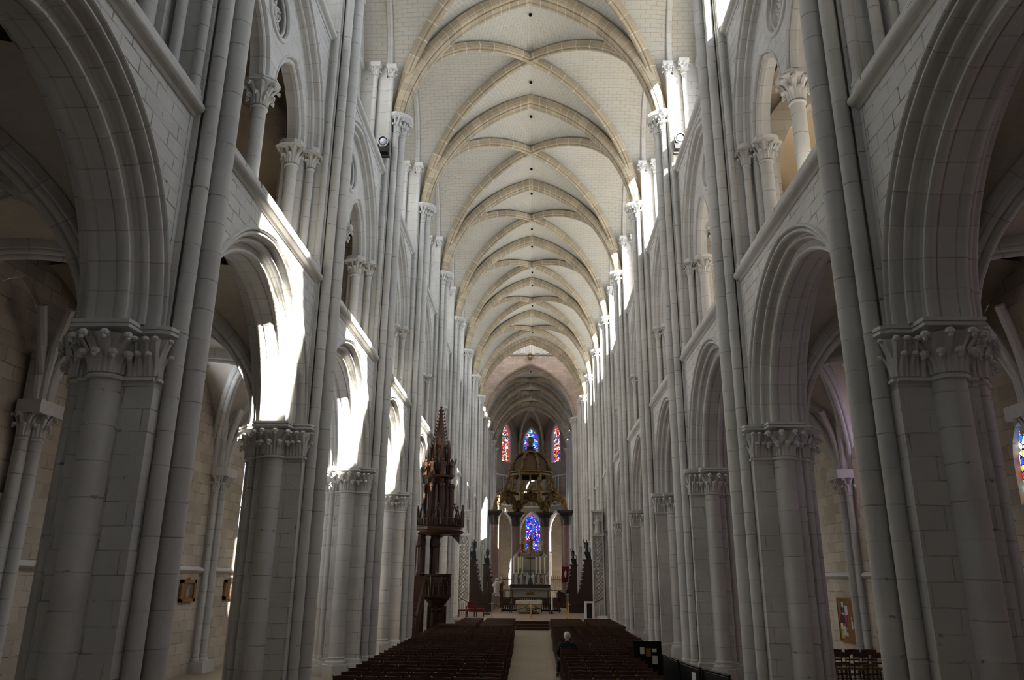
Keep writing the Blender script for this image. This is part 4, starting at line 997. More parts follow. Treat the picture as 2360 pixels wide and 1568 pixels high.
def stall(sd,x,y,zt,lab,sl,hf):
    r=thing('choir_stall',lab,'choir stall',(x,y,PZ),0,'carved choir stalls')
    pr=[(-.30,0),(-.30,zt),(.26,zt),(.23,zt-.35),(.33,zt-.55),(.28,zt-.75),(.40,zt-1.0),(.36,zt-1.25),(.50,zt-1.5),(.46,zt-1.7),(.62,zt-1.95),(.75,zt-2.2),(.85,1.25),(1.3,1.42),(1.45,1.38),(1.45,0)]
    pr=[(-sd*p,q) for p,q in pr]
    def end(b):
        for yy in(-.12,.12): b.add([(p,yy,q) for p,q in pr],[list(range(len(pr)))])
        b.grid([[(p,-.12,q),(p,.12,q)] for p,q in pr+[pr[0]]])
        for k in range(7): b.ball((-sd*(.30+.05*k),0,zt-.35-.28*k),.12,8,5,(1,1.3,1))
    mesh('end_panel',M['stall'],r,end,25)
    mesh('stall_bench',M['stall'],r,lambda b:(b.box(-sd*.2,sd*.3,.12,6,0,1.0),b.box(sd*.1,sd*.3,.12,6,1.0,zt-.2)))
    mesh('desk',M['stall'],r,lambda b:(b.box(-sd*.95,-sd*1.4,.12,6,0,1.2),b.box(-sd*.9,-sd*1.5,.0,6,1.2,1.26)))
    mesh('cornice',M['stall'],r,lambda b:b.box(-.36,.36,-.2,.22,zt,zt+.1))
    f=MB(); figure(f,hf*.62,-sd); f.v=[(p*.8-sd*.06+q*0,q,z+hf*.34) for p,q,z in f.v]; f.stack([([(-.10,-.14),(.26,-.14),(.26,.14),(-.10,.14)],0),([(-.26,-.2),(.22,-.2),(.22,.2),(-.26,.2)],hf*.36)]); f.tube([(sd*.2,.1,0),(sd*.24,.1,hf*.5),(sd*.15,.1,hf*.6)],.03,6)
    o=f.build('bronze_angel',M['bronze'],None,40); o.location=(x,y,PZ+zt+.1); tag(o,sl,'statue','bronze angels on the choir stalls')
stall(-1,-4.45,60,3.65,'tall carved dark stall end on the left, nearer one','bronze angel on the nearer left stall end',1.55)
stall(1,4.18,60,3.7,'tall carved dark stall end on the right, nearer one','bronze angel on the nearer right stall end',1.5)
stall(-1,-4.0,70,3.5,'slimmer carved dark stall end on the left, farther one','bronze angel on the farther left stall end',1.4)
stall(1,3.62,70,3.5,'slimmer carved dark stall end on the right, farther one','bronze angel on the farther right stall end',1.4)
# --- carved stone screens on the piers
def screen(x,lab):
    r=thing('carved_screen',lab,'carved relief',(x,54.6,.9),0,'pale carved stone screens')
    w=.37
    mesh('screen_slab',M['carve'],r,lambda b:(b.box(-w,w,.1,.3,-.9,6.4)))
    mesh('screen_border',M['carve'],r,lambda b:(b.box(-w-.03,-w+.05,-.04,.12,-.9,6.45),b.box(w-.05,w+.03,-.04,.12,-.9,6.45),b.box(-w-.06,w+.06,-.12,.2,4.75,4.92),b.box(-w-.08,w+.08,-.12,.2,6.4,6.52)))
    def trac(b):
        for k in range(8):
            z=.6+.5*k
            for s in(-1,1): b.tube([(s*.02,.04,z),(s*.26,.04,z+.25),(s*.02,.04,z+.5)],.045,6)
            b.ball((0,.03,z+.25),.09,8,5); b.ball((-.24,.04,z),.07,6,4); b.ball((.24,.04,z),.07,6,4)
        for k in range(5): b.tube([(-.28+.14*k,.05,-.8),(-.28+.14*k,.05,.35)],.035,6)
    mesh('screen_tracery',M['carve'],r,trac)
    f=MB(); figure(f,1.25,1,False); o=f.build('relief_figure',M['carve'],r); o.location=(0,.0,4.93)
screen(-4.66,'pale carved stone screen standing against the left pier beyond the pulpit'); screen(4.54,'pale carved stone screen standing against the far right pier')
# --- pulpit
def octo(r,ph=pi/8,n=8,c=(0,0)): return [(c[0]+r*cos(ph+2*pi*k/n),c[1]+r*sin(ph+2*pi*k/n)) for k in range(n)]
pu=thing('pulpit','tall carved oak pulpit with a crocketed spire on the left','pulpit',(-4.44,38.25,0)); pu.scale=(.965,.965,.965)
def pbase(b):
    b.stack([(octo(.62),0),(octo(.62),.12),(octo(.46),.2),(octo(.30),.3),(octo(.26),1.3),(octo(.34),1.4),(octo(.30),1.5),(octo(.48),1.75),(octo(.62),1.92)])
    for k in range(8): b.cyl(.42*cos(pi/4*k),.42*sin(pi/4*k),.05,.15,1.6,8)
mesh('pulpit_foot',M['oak'],pu,pbase)
def tub(b):
    b.stack([(octo(.60),1.9),(octo(.70),1.96),(octo(.62),2.02),(octo(.62),2.95),(octo(.70),3.02),(octo(.72),3.10),(octo(.6),3.1)])
tb=mesh('pulpit_tub',M['oak'],pu,tub)
def reliefs(b):
    for k in range(8):
        a=pi/4*k; n=Vector((cos(a),sin(a))); t=Vector((-sin(a),cos(a)))
        for s in(-.13,.13):
            c=n*.60+t*s; b.tube([(*(c-t*.1),2.12),(*(c-t*.1),2.7),(*(c),2.86),(*(c+t*.1),2.7),(*(c+t*.1),2.12)],.022,5)
            b.lathe((*(c),2.12),[(.07,0),(.05,.3),(.06,.42),(.02,.48),(.045,.53),(.0,.6)],8)
        c=Vector((cos(a+pi/8),sin(a+pi/8)))*.66; b.cyl(c.x,c.y,.035,2.0,3.0,6)
mesh('relief_panel',M['oak'],tb,reliefs)
def stair(b):
    for i in range(9):
        b.box(-1.55-.0,-.55,-.6-.28*i-.28,-.6-.28*i,0,1.75-.2*i)
mesh('stair_flight',M['oak'],pu,stair)
def rail(b):
    for x in(-1.55,-.55):
        b.grid([[(x-.03,-.5-2.6*t,2.0-1.85*t),(x-.03,-.5-2.6*t,2.1-1.85*t+0),(x+.03,-.5-2.6*t,2.1-1.85*t),(x+.03,-.5-2.6*t,2.0-1.85*t)] for t in(0,1)],close=True)
        b.grid([[(x-.05,-.5-2.6*t,3.0-1.85*t),(x-.05,-.5-2.6*t,3.1-1.85*t),(x+.05,-.5-2.6*t,3.1-1.85*t),(x+.05,-.5-2.6*t,3.0-1.85*t)] for t in(0,1)],close=True)
        for i in range(11):
            t=i/10; b.tube([(x,-.5-2.6*t,2.05-1.85*t),(x,-.5-2.6*t,3.05-1.85*t)],.035,6)
            if i<10: b.tube([(x,-.63-2.6*t,2.4-1.85*t),(x,-.76-2.6*t,2.75-1.94*t)],.03,5)
mesh('stair_rail',M['oak'],pu,rail)
def posts(b):
    for x,y in((-.95,.1),(-.25,.35),(-.9,-.5)):
        b.lathe((x,y,0),[(.24,3.0),(.26,3.1),(.19,3.2),(.18,4.35),(.25,4.42),(.28,4.55),(.2,5.0)],10)
        for k in range(4): b.cyl(x+.19*cos(k*pi/2+.4),y+.19*sin(k*pi/2+.4),.06,3.05,4.5,6)
    b.box(-1.25,-.75,.25,.6,0,5.0)
mesh('canopy_post',M['oak'],pu,posts)
def arches(b):
    for (x0,y0),(x1,y1) in (((-.95,.1),(-.25,.35)),((-.25,.35),(1.0,.2)),((-.95,.1),(-.9,-.5))):
        for i in range(8):
            t=i/8;t2=(i+1)/8; z=lambda q:4.55+.45*sin(pi*q) 
            b.add([(x0+(x1-x0)*t,y0+(y1-y0)*t,z(t)),(x0+(x1-x0)*t2,y0+(y1-y0)*t2,z(t2)),(x0+(x1-x0)*t2,y0+(y1-y0)*t2,5.1),(x0+(x1-x0)*t,y0+(y1-y0)*t,5.1),(x0+(x1-x0)*t,y0+(y1-y0)*t+.12,z(t)),(x0+(x1-x0)*t2,y0+(y1-y0)*t2+.12,z(t2)),(x0+(x1-x0)*t2,y0+(y1-y0)*t2+.12,5.1),(x0+(x1-x0)*t,y0+(y1-y0)*t+.12,5.1)],[(0,1,2,3),(4,5,6,7),(0,1,5,4)])
mesh('canopy_arch',M['oak'],pu,arches)
cn=mesh('canopy',M['oak'],pu,lambda b:b.stack([(octo(1.05),4.98),(octo(1.22),5.06),(octo(1.28),5.16),(octo(1.22),5.22),(octo(1.22),5.34),(octo(1.30),5.4),(octo(1.1),5.44)]))
def balus(b):
    o=octo(1.24)
    for k in range(8):
        p,q=Vector(o[k]),Vector(o[(k+1)%8])
        for i in range(8):
            c=p.lerp(q,i/8); b.cyl(c.x,c.y,.028 if i else .06,5.42,5.72 if i else 6.05,6)
            if not i: b.lathe((c.x,c.y,6.05),[(.07,0),(.03,.08),(.0,.26)],6)
        m=p.lerp(q,.5); b.tube([(p.x,p.y,5.74),(q.x,q.y,5.74)],.035,5)
        n=m.normalized(); t=(q-p).normalized()
        b.tube([tuple(m-t*.22)+(5.45,),tuple(m-t*.2)+(5.85,),tuple(m)+(6.35,),tuple(m+t*.2)+(5.85,),tuple(m+t*.22)+(5.45,)],.045,6)
        b.ball((m.x,m.y,6.42),.06,6,4)
mesh('canopy_balustrade',M['oak'],cn,balus)
SX=-.12
def tier(b):
    for k in range(8):
        a=pi/4*k+pi/8
        for r,z1,q in((.50,7.75,.085),(.74,7.5,.085)):
            b.lathe((SX+r*cos(a),r*sin(a),0),[(q*1.5,5.5),(q*1.5,5.7),(q,5.75),(q,z1-.2),(q*1.5,z1-.15),(q*1.5,z1)],6)
        b.tube([(SX+.46*cos(a),.46*sin(a),7.5),(SX+.7*cos(a),.7*sin(a),7.15)],.04,5)
        a2=a+pi/4
        p,q=Vector((.46*cos(a),.46*sin(a))),Vector((.46*cos(a2),.46*sin(a2)))
        b.tube([(SX+p.x,p.y,7.3),(SX+(p.x+q.x)/2,(p.y+q.y)/2,7.72),(SX+q.x,q.y,7.3)],.04,5)
    b.stack([(octo(.52,c=(SX,0)),7.7),(octo(.62,c=(SX,0)),7.76),(octo(.78,c=(SX,0)),7.84),(octo(.78,c=(SX,0)),7.92),(octo(.5,c=(SX,0)),7.96)])
    b.cyl(SX,0,.30,5.4,7.7,8)
tr=mesh('lantern_tier',M['oak'],pu,tier)
def tier2(b):
    b.stack([(octo(.40,c=(SX,0)),7.95),(octo(.46,c=(SX,0)),8.2),(octo(.40,c=(SX,0)),8.25),(octo(.36,c=(SX,0)),9.3),(octo(.44,c=(SX,0)),9.4),(octo(.34,c=(SX,0)),9.5)])
    for k in range(8):
        a=pi/4*k; x,y=SX+.42*cos(a),.42*sin(a); t=Vector((-sin(a),cos(a)))
        b.tube([(x-t.x*.12,y-t.y*.12,8.3),(x-t.x*.12,y-t.y*.12,8.9),(x,y,9.35),(x+t.x*.12,y+t.y*.12,8.9),(x+t.x*.12,y+t.y*.12,8.3)],.028,5)
        a+=pi/8; b.lathe((SX+.5*cos(a),.5*sin(a),8.0),[(.07,0),(.055,1.3),(.08,1.35),(.0,1.85)],6)
mesh('lantern_gable',M['oak'],tr,tier2)
for k in range(5):
    a=pi/4*k+pi+.4
    f=MB(); figure(f,.85,1 if k%2 else -1,True); o=f.build('canopy_figure',M['oak'],pu); o.location=(SX+.72*cos(a),.72*sin(a),7.93); o.rotation_euler=(0,0,a+pi/2)
def spire(b):
    b.stack([(octo(.35,c=(SX,0)),9.4),(octo(.035,c=(SX,0)),11.55)]); b.lathe((SX,0,11.5),[(.03,0),(.09,.03),(.09,.06),(.03,.1),(0,.14)],8)
    for k in range(8):
        a=pi/8+pi/4*k
        for i in range(11):
            t=i/11; r=.35-.32*t+.03; z=9.5+2.0*t; b.tube([(SX+(r-.03)*cos(a),(r-.03)*sin(a),z),(SX+(r+.05)*cos(a),(r+.05)*sin(a),z+.03),(SX+(r+.06)*cos(a),(r+.06)*sin(a),z+.10)],[.03,.025,.018],5)
mesh('spire',M['oak'],pu,spire)
# --- baldachin and high altar
BX,BY=-.26,86.4
bd=thing('baldachin','great gilded domed baldachin over the high altar','baldachin',(BX,BY,PZ))
cols=[(-3.9,-1.2),(3.85,-1.2),(-1.62,1.8),(1.60,1.8)]
for x,y in cols:
    cb=mesh('baldachin_column',M['marble'],bd,lambda b:(b.lathe((x,y,0),[(.66,.9),(.64,1.0),(.56,1.1),(.52,1.2),(.50,7.9),(.47,8.3)],20)))
    mesh('column_plinth',M['dkmarble'],cb,lambda b:b.stack([([(x-.68,y-.68),(x+.68,y-.68),(x+.68,y+.68),(x-.68,y+.68)],-.4),([(x-.62,y-.62),(x+.62,y-.62),(x+.62,y+.62),(x-.62,y+.62)],.9)]))
    mesh('column_capital',M['dkmarble'],cb,lambda b:(b.lathe((x,y,0),[(.5,8.0),(.54,8.1),(.52,8.2),(.6,8.8),(.74,9.05)],16),b.stack([(octo(.80,pi/4,4,(x,y)),8.95),(octo(1.05,pi/4,4,(x,y)),9.2),(octo(1.35,pi/4,4,(x,y)),9.36),(octo(1.35,pi/4,4,(x,y)),9.52)])))
def varch(b,p,q,z0,h,th):
    n=16
    for i in range(n+1): pass
    pts=[(p[0]+(q[0]-p[0])*(.5-.5*cos(pi*i/n)),p[1]+(q[1]-p[1])*(.5-.5*cos(pi*i/n)),z0+h*sin(pi*i/n)) for i in range(n+1)]
    b.tube(pts,th,8)
def barch(b):
    for (i,j) in ((0,2),(2,3),(3,1)):
        p,q=cols[i],cols[j]; varch(b,p,q,9.55,1.45,.30); varch(b,p,q,9.75,1.85,.24)
        for k in range(13):
            t=k/12; x=p[0]+(q[0]-p[0])*t; y=p[1]+(q[1]-p[1])*t; z=9.6+1.75*sin(pi*t)
            b.ball((x,y-.05,z+.12),.22+.12*((k*7)%3)/2,7,5,(1,1,1.2)); b.ball((x+.12,y-.2,z-.28),.15+.1*((k*5)%3)/2,7,5,(1,1,1.5))
mesh('gilded_arch',M['gilt'],bd,barch)
def scroll(b):
    for x,y in ((-3.6,-1.0),(3.55,-1.0),(-2.6,1.6),(2.6,1.6),(-1.0,-1.9),(1.0,-1.9)):
        e=Vector((x,y)); i_=e.normalized()*2.25
        pts=[(*(e.lerp(Vector(i_),t)),10.6+3.0*(t**1.6)) for t in(0,.2,.4,.6,.8,1)]
        b.tube(pts,[.30,.26,.22,.2,.18,.2],8)
        for k,pp in enumerate(pts): b.ball((pp[0]-.1,pp[1]-.15,pp[2]+.15),.22,8,5); b.ball((pp[0]+.15,pp[1]-.1,pp[2]-.12),.15,7,4)
mesh('gilded_scroll',M['gilt'],bd,scroll)
mesh('crown_cornice',M['gilt'],bd,lambda b:(b.lathe((0,0,0),[(2.25,13.25),(2.38,13.35),(2.42,13.5),(2.3,13.55),(2.48,13.65),(2.50,13.78),(2.3,13.84),(2.2,13.84)],28)))
def drum(b):
    for k in range(12):
        a=2*pi*k/12; b.lathe((2.25*cos(a),2.25*sin(a),0),[(.12,11.9),(.1,12.0),(.09,13.1),(.14,13.25)],7); b.ball((2.3*cos(a),2.3*sin(a),11.85),.25,8,5)
    b.lathe((0,0,0),[(2.3,11.5),(2.4,11.6),(2.3,11.75)],28)
mesh('open_drum',M['gilt'],bd,drum)
def dome(b):
    for k in range(8):
        a=2*pi*k/8+pi/8; pts=[]
        for i in range(11):
            t=i/10; r=2.3*cos(t*pi/2*.8); r=.72+(2.25-.72)*cos(t*pi/2); pts.append((r*cos(a),r*sin(a),13.8+2.1*sin(t*pi/2)))
        b.tube(pts,[.16]*11,8)
        for i in range(1,10): b.ball((pts[i][0]*1.05,pts[i][1]*1.05,pts[i][2]+.08),.13,6,4)
        b.ball((2.45*cos(a),2.45*sin(a),14.0),.17,7,5,(1,1,1.5))
    b.lathe((0,0,0),[(.66,15.8),(.82,15.85),(.9,16.0),(.86,16.15),(.7,16.2),(.66,15.8)],24)
    for k in range(14): a=2*pi*k/14; b.ball((.84*cos(a),.84*sin(a),15.74),.09,6,4)
mesh('crown_dome',M['gilt'],bd,dome)
mesh('dome_lining',M['dkgilt'] if 'dkgilt' in M else M.setdefault('dkgilt',plain('dome_lining_brown',(.11,.065,.03),.7,noise=.4,scale=3)),bd,lambda b:b.lathe((0,0,0),[(2.15,13.8),(1.95,14.5),(1.5,15.3),(.7,15.85)],24))
def fin(b):
    b.lathe((0,0,0),[(.5,16.15),(.62,16.3),(.3,16.45),(.42,16.6),(.2,16.75),(.26,16.9),(.12,17.0)],14); b.ball((0,0,17.35),.42,16,10)
    for k in range(6): a=pi/3*k; b.tube([(.45*cos(a),.45*sin(a),16.2),(.7*cos(a),.7*sin(a),16.35),(.62*cos(a),.62*sin(a),16.6)],.06,5); b.ball((.64*cos(a),.64*sin(a),16.62),.1,6,4)
    b.box(-.03,.03,-.03,.03,17.7,18.2); b.box(-.14,.14,-.03,.03,17.95,18.03)
mesh('globe_finial',M['gilt'],bd,fin)
ha=thing('high_altar','high altar with white reredos under the baldachin','altar',(BX,84.6,PZ))
mesh('altar_base',M['greym'],ha,lambda b:(b.box(-2.6,2.6,-1.4,.8,-.2,.35),b.box(-2.1,2.1,-.9,.8,.35,1.35),b.box(-2.2,2.2,-1.0,.8,1.35,1.5)))
mesh('altar_front_panel',M['gilt'],ha,lambda b:(b.ball((0,-.92,.85),.4,14,6,(1,.15,1)),b.box(-1.9,-1.75,-.95,-.9,.4,1.3),b.box(1.75,1.9,-.95,-.9,.4,1.3)))
mesh('altar_block',M['greym'],ha,lambda b:b.box(-.95,.95,-2.6,-1.5,.0,.85))
mesh('gradine',M['dkmarble'],ha,lambda b:b.box(-2.1,2.1,-.75,.8,1.5,1.85))
mesh('reredos',M['greym'],ha,lambda b:(b.box(-1.75,1.75,.2,.8,1.85,3.3),b.box(-1.75,1.75,.1,.8,3.3,3.45),b.box(-1.0,1.0,.2,.8,3.45,4.9),b.box(-1.75,-1.15,.2,.8,3.45,4.6),b.box(1.15,1.75,.2,.8,3.45,4.6),b.lathe((-1.45,.5,4.6),[(.36,0),(.3,.2),(.0,.5)],10),b.lathe((1.45,.5,4.6),[(.36,0),(.3,.2),(.0,.5)],10),b.box(-1.05,1.05,.1,.8,4.9,5.0)))
for k in range(6):
    f=MB(); figure(f,1.2,1 if k%2 else -1,False); o=f.build('reredos_figure',M['carve'],ha); o.location=(-1.5+.6*k,-.1,1.86)
for k,x in enumerate((-1.72,-1.25,-.82,.62,1.05,1.52)):
    c=thing('altar_candlestick',f'white candle on a tall candlestick on the high altar, {NUM[k]} from the left','candlestick',(BX+x,84.05,PZ+1.86),0,'high altar candlesticks')
    mesh('candlestick',M['gilt'],c,lambda b:b.lathe((0,0,0),[(0,0),(.16,0),(.12,.08),(.04,.15),(.06,.3),(.035,.4),(.05,.7),(.03,.9),(.09,1.05),(.0,1.08)],10)); mesh('candle',M['candle'],c,lambda b:b.cyl(0,0,.075,1.06,2.75,10))
c=thing('altar_crucifix','dark crucifix standing in the middle of the high altar','crucifix',(BX,84.05,PZ+1.86)); mesh('crucifix_shaft',M['bronze'],c,lambda b:(b.lathe((0,0,0),[(0,0),(.3,0),(.22,.3),(.08,.6),(.05,.8)],10),b.box(-.04,.04,-.04,.04,.8,3.1),b.box(-.5,.5,-.04,.04,2.6,2.7))); mesh('corpus',M['gilt'],c,lambda b:(b.lathe((0,-.06,1.7),[(.05,0),(.07,.5),(.1,.75),(.03,.85)],8),b.ball((0,-.06,2.65),.09,8,6),b.tube([(-.45,-.05,2.72),(0,-.06,2.5),(.45,-.05,2.72)],.035,6)))
g=thing('gilded_madonna','gilded statue group above the reredos','statue',(BX,85.2,PZ+5.0))
f=MB(); figure(f,1.9,1,False); f.build('madonna_figure',M['gilt'],g)
for s in(-1,1):
    f=MB(); figure(f,1.15,s,True); o=f.build('kneeling_angel',M['gilt'] if s<0 else M['carve'],g); o.location=(s*.95,.1,.1)
mesh('cloud_base',M['gilt'],g,lambda b:[b.ball((-1.2+.3*k,0,-.02+.12*(k%2)),.28,8,5) for k in range(9)])
# side statues, banner, iron grilles
c=thing('marble_statue','pale stone statue on a pedestal left of the choir','statue',(-3.0,67.2,PZ)); mesh('pedestal',M['platform'],c,lambda b:(b.box(-.28,.28,-.28,.28,0,.9),b.box(-.33,.33,-.33,.33,.9,1.0))); f=MB(); figure(f,1.45,1,False); o=f.build('statue_figure',M['carve'],c); o.location=(0,0,1.0)
c=thing('gilded_saint','gilded saint figure by the left choir grille','statue',(-3.02,77.2,PZ)); mesh('pedestal',M['stall'],c,lambda b:b.box(-.25,.25,-.25,.25,0,.95)); f=MB(); figure(f,1.55,-1,False); o=f.build('statue_figure',M['gilt'],c); o.location=(0,0,.95)
c=thing('red_banner','dark red banner with a pale figure on the right of the choir','banner',(3.12,76,2.55)); mesh('banner_cloth',M['red'],c,lambda b:b.grid([[(x,.03*sin(x*9),z) for x in(-.33,-.16,0,.16,.33)] for z in(0,.7,1.4)])); mesh('banner_figure',M['white'],c,lambda b:b.ball((0,-.06,.75),.16,10,7,(.7,.2,2))); mesh('banner_pole',M['stall'],c,lambda b:(b.tube([(-.36,0,1.42),(.36,0,1.42)],.025,6),b.tube([(0,.06,-2.1),(0,.06,1.45)],.03,6)))
for x0,x1,l in((-3.3,-2.1,'left'),(1.8,2.85,'right')):
    c=thing('iron_grille',f'black iron grille closing the choir on the {l}','grille',((x0+x1)/2,80,PZ)); w=(x1-x0)/2
    mesh('grille_frame',M['black'],c,lambda b:(b.box(-w,w,-.03,.03,0,.1),b.box(-w,w,-.03,.03,2.3,2.38),b.box(-w,w,-.03,.03,1.3,1.36)))
    mesh('grille_bar',M['black'],c,lambda b:[b.tube([(-w+2*w*i/11,0,0),(-w+2*w*i/11,0,2.75 if i%2 else 2.55)],.022,5) for i in range(12)])
# --- right side: info board, barrier, sign, cork board
c=thing('info_board','black display board with pinned sheets by the right pier','notice board',(3.12,21.5,0),-.05)
mesh('board_panel',M['black'],c,lambda b:b.box(-.36,.36,-.025,.025,.25,1.25)); mesh('board_leg',M['black'],c,lambda b:(b.box(-.34,-.30,-.2,.2,0,.06),b.box(.30,.34,-.2,.2,0,.06),b.box(-.34,-.31,-.02,.02,0,.3),b.box(.31,.34,-.02,.02,0,.3)))
for x,z,w,h,m in((-.14,1.02,.11,.16,'paper'),(.02,.98,.12,.2,'cork'),(.17,1.03,.12,.08,'paper'),(.18,.80,.13,.2,'paper')): mesh('pinned_sheet',M[m],c,lambda b:b.box(x-w/2,x+w/2,-.035,-.027,z-h/2,z+h/2))
bp=[(3.42,24.4),(3.62,22.3),(3.72,20.3),(3.92,18.6),(4.25,17.2)]
for k in range(4):
    p,q=Vector(bp[k]),Vector(bp[k+1]); d=(q-p)
    c=thing('crowd_barrier',f'low black barrier panel along the right piers, {NUM[3-k] if k<3 else "nearest"}','barrier',(p.x,p.y,0),math.atan2(d.y,d.x),'black barrier panels'); l=d.length-.12
    mesh('barrier_panel',M['black'],c,lambda b:b.grid([[(l*t,.0,z) for t in(.02,.3,.6,.98)] for z in(.12,.5,.84)]),10)
    mesh('barrier_rail',M['black'],c,lambda b:(b.tube([(0,0,.88),(l,0,.88)],.03,8),b.tube([(0,.05,.80),(l,.05,.80)],.015,6),b.tube([(0,.05,.74),(l,.05,.74)],.015,6)))
    mesh('barrier_post',M['black'],c,lambda b:(b.tube([(.03,0,0),(.03,0,.9)],.03,8),b.tube([(l-.03,0,0),(l-.03,0,.9)],.03,8),b.box(-.02,.08,-.2,.2,0,.03),b.box(l-.08,l-.0,-.2,.2,0,.03)))
c=thing('barrier_sign','small white and red sign hung on the black barrier','sign',(3.80,18.9,.42),-1.30)
mesh('sign_sheet',M['paper'],c,lambda b:b.box(-.10,.10,-.02,-.012,0,.36)); mesh('sign_print',M['redsign'],c,lambda b:[b.box(-.09,.09,-.026,-.021,.02+.045*i,.052+.045*i) for i in range(4)])
c=thing('cork_board','cork notice board with pinned leaflets on the right aisle wall','notice board',(AX-.02,26.25,.95))
mesh('board_sheet',M['cork'],c,lambda b:b.box(-.04,0,-.65,.65,0,1.3)); mesh('board_frame',M['frame'],c,lambda b:(b.box(-.06,0,-.68,.68,1.28,1.33),b.box(-.06,0,-.68,.68,-.03,.02),b.box(-.06,0,-.68,-.64,0,1.3),b.box(-.06,0,.64,.68,0,1.3)))
for y,z,w,h,m in((.42,1.05,.2,.3,'cork'),(.26,1.12,.2,.16,'paper'),(.26,.95,.22,.18,'blu'),(.05,1.2,.14,.1,'grn'),(.22,.82,.16,.1,'paper'),(-.05,.95,.22,.28,'paper'),(.45,.68,.16,.26,'red'),(.26,.68,.18,.26,'dkmarble'),(.02,.62,.18,.38,'mag'),(-.42,.72,.1,.1,'yel'),(-.42,.52,.12,.22,'paper'),(.42,.45,.18,.2,'paper'),(.2,.33,.2,.28,'paper'),(.08,.44,.12,.12,'yel'),(.4,.2,.18,.22,'yel'),(.07,.22,.18,.12,'paper')): mesh('leaflet',M[m],c,lambda b:b.box(-.048,-.041,y-w/2,y+w/2,z-h/2,z+h/2))
# --- left side: two framed pictures
for y,l in((23.72,'left of the wall shaft'),(27.05,'right of the wall shaft')):
    c=thing('framed_picture',f'gilt-framed dark painting on the left aisle wall, {l}','picture',(-AX+.02,y,2.05),0,'framed pictures in the left aisle')
    mesh('picture_canvas',M['paint'],c,lambda b:b.box(0,.03,-.38,.38,.06,.58))
    mesh('picture_frame',M['frame'],c,lambda b:(b.box(0,.07,-.5,.5,.54,.64),b.box(0,.07,-.5,.5,0,.09),b.box(0,.07,-.5,-.37,0,.64),b.box(0,.07,.37,.5,0,.64),b.ball((.04,0,.66),.07,8,5,(.4,1.4,.8))))
    mesh('painted_figure',M['skin'],c,lambda b:(b.ball((.03,.05,.42),.06,8,6,(.1,1,1)),b.ball((.03,.02,.24),.13,8,6,(.06,.8,1))))
# --- two spotlights on the upper string courses
def spot(x,y,z,lab):
    c=thing('spotlight',lab,'spotlight',(x,y,z),0,'black spotlights high on the nave walls'); s=1 if x<0 else -1
    d=Vector((-.0,-.94,-.35)).normalized(); q=d.to_track_quat('Z','Y').to_matrix().to_4x4()
    mesh('lamp_housing',M['black'],c,lambda b:(b.lathe((0,0,0),[(.0,-.30),(.15,-.28),(.175,-.1),(.185,.16),(.175,.17),(.16,.12)],20),b.xform(q)))
    mesh('lens_ring',M['steel'],c,lambda b:(b.lathe((0,0,0),[(.16,.15),(.195,.15),(.195,.18),(.16,.18)],20),b.xform(q)))
    mesh('lens',M['lens'],c,lambda b:(b.ball((0,0,.10),.15,14,8,(1,1,.45)),b.xform(q)))
    mesh('yoke',M['black'],c,lambda b:(b.box(-.20,-.17,-.08,.08,-.38,.06),b.box(.17,.20,-.08,.08,-.38,.06),b.box(-.20,.20,-.12,.12,-.46,-.26)))
    mesh('bracket_arm',M['black'],c,lambda b:(b.box(-.24,.24,-.06,.06,-.62,-.57),b.tube([(-.1,0,-.6),(.05,0,-.45)],.015,5),b.tube([(.08,0,-.6),(.08,0,-.44)],.02,6)))
spot(-5.24,24.1,17.82,'black spotlight with a glass lens on the left nave wall'); spot(5.38,24.1,17.85,'black spotlight with a glass lens on the right nave wall')
# --- seated man
def skinned(name,mat,verts,edges,parent,root=0,sub=2):
    me=bpy.data.meshes.new(name); me.from_pydata([v[:3] for v in verts],edges,[]); me.materials.append(mat)
    o=bpy.data.objects.new(name,me); COL.objects.link(o); o.parent=parent
    sk=o.modifiers.new('skin','SKIN'); sk.use_smooth_shade=True
    for i,v in enumerate(verts):
        d=me.skin_vertices[0].data[i]; r=v[3]; d.radius=(r if not isinstance(r,tuple) else r[0], r if not isinstance(r,tuple) else r[1]); d.use_root=(i==root)
    s=o.modifiers.new('sub','SUBSURF'); s.levels=sub; s.render_levels=sub
    return o
mx,my=1.14,24.05
mn=thing('person','white-haired man in a dark coat seated beside the aisle, seen from behind','person',(mx,my,0))
V=[(0,0,.52,.12),(0,-.03,.72,(.125,.10)),(0,-.05,.92,(.15,.10)),(0,-.01,1.03,(.07,.065)),(0,.03,1.09,.052),(0,.05,1.16,.075),(0,.065,1.23,.07),
   (-.10,.03,.50,.085),(-.20,.46,.53,.062),(-.27,.74,.10,.038),(-.275,.84,.045,.03),(.10,.03,.50,.085),(.17,.46,.53,.062),(.19,.55,.12,.038),(.20,.66,.045,.03),
   (-.19,-.03,.97,.055),(-.26,.04,.74,.042),(-.19,.28,.60,.032),(.19,-.03,.97,.055),(.26,.04,.74,.042),(.19,.28,.60,.032)]
Ed=[(0,1),(1,2),(2,3),(3,4),(4,5),(5,6),(0,7),(7,8),(8,9),(9,10),(0,11),(11,12),(12,13),(13,14),(2,15),(15,16),(16,17),(2,18),(18,19),(19,20)]
body=skinned('body',M['skin'],V,Ed,mn)
coat=skinned('coat',M['coat'],[(0,-.0,.46,.16),(0,-.03,.68,(.165,.13)),(0,-.05,.88,(.175,.135)),(0,-.035,1.0,(.105,.09)),(0,.0,1.075,(.068,.066)),(-.19,-.04,.96,.075),(-.275,.02,.74,.062),(-.21,.24,.62,.05),(.19,-.04,.96,.075),(.275,.02,.74,.062),(.21,.24,.62,.05)],[(0,1),(1,2),(2,3),(3,4),(2,5),(5,6),(6,7),(2,8),(8,9),(9,10)],mn)
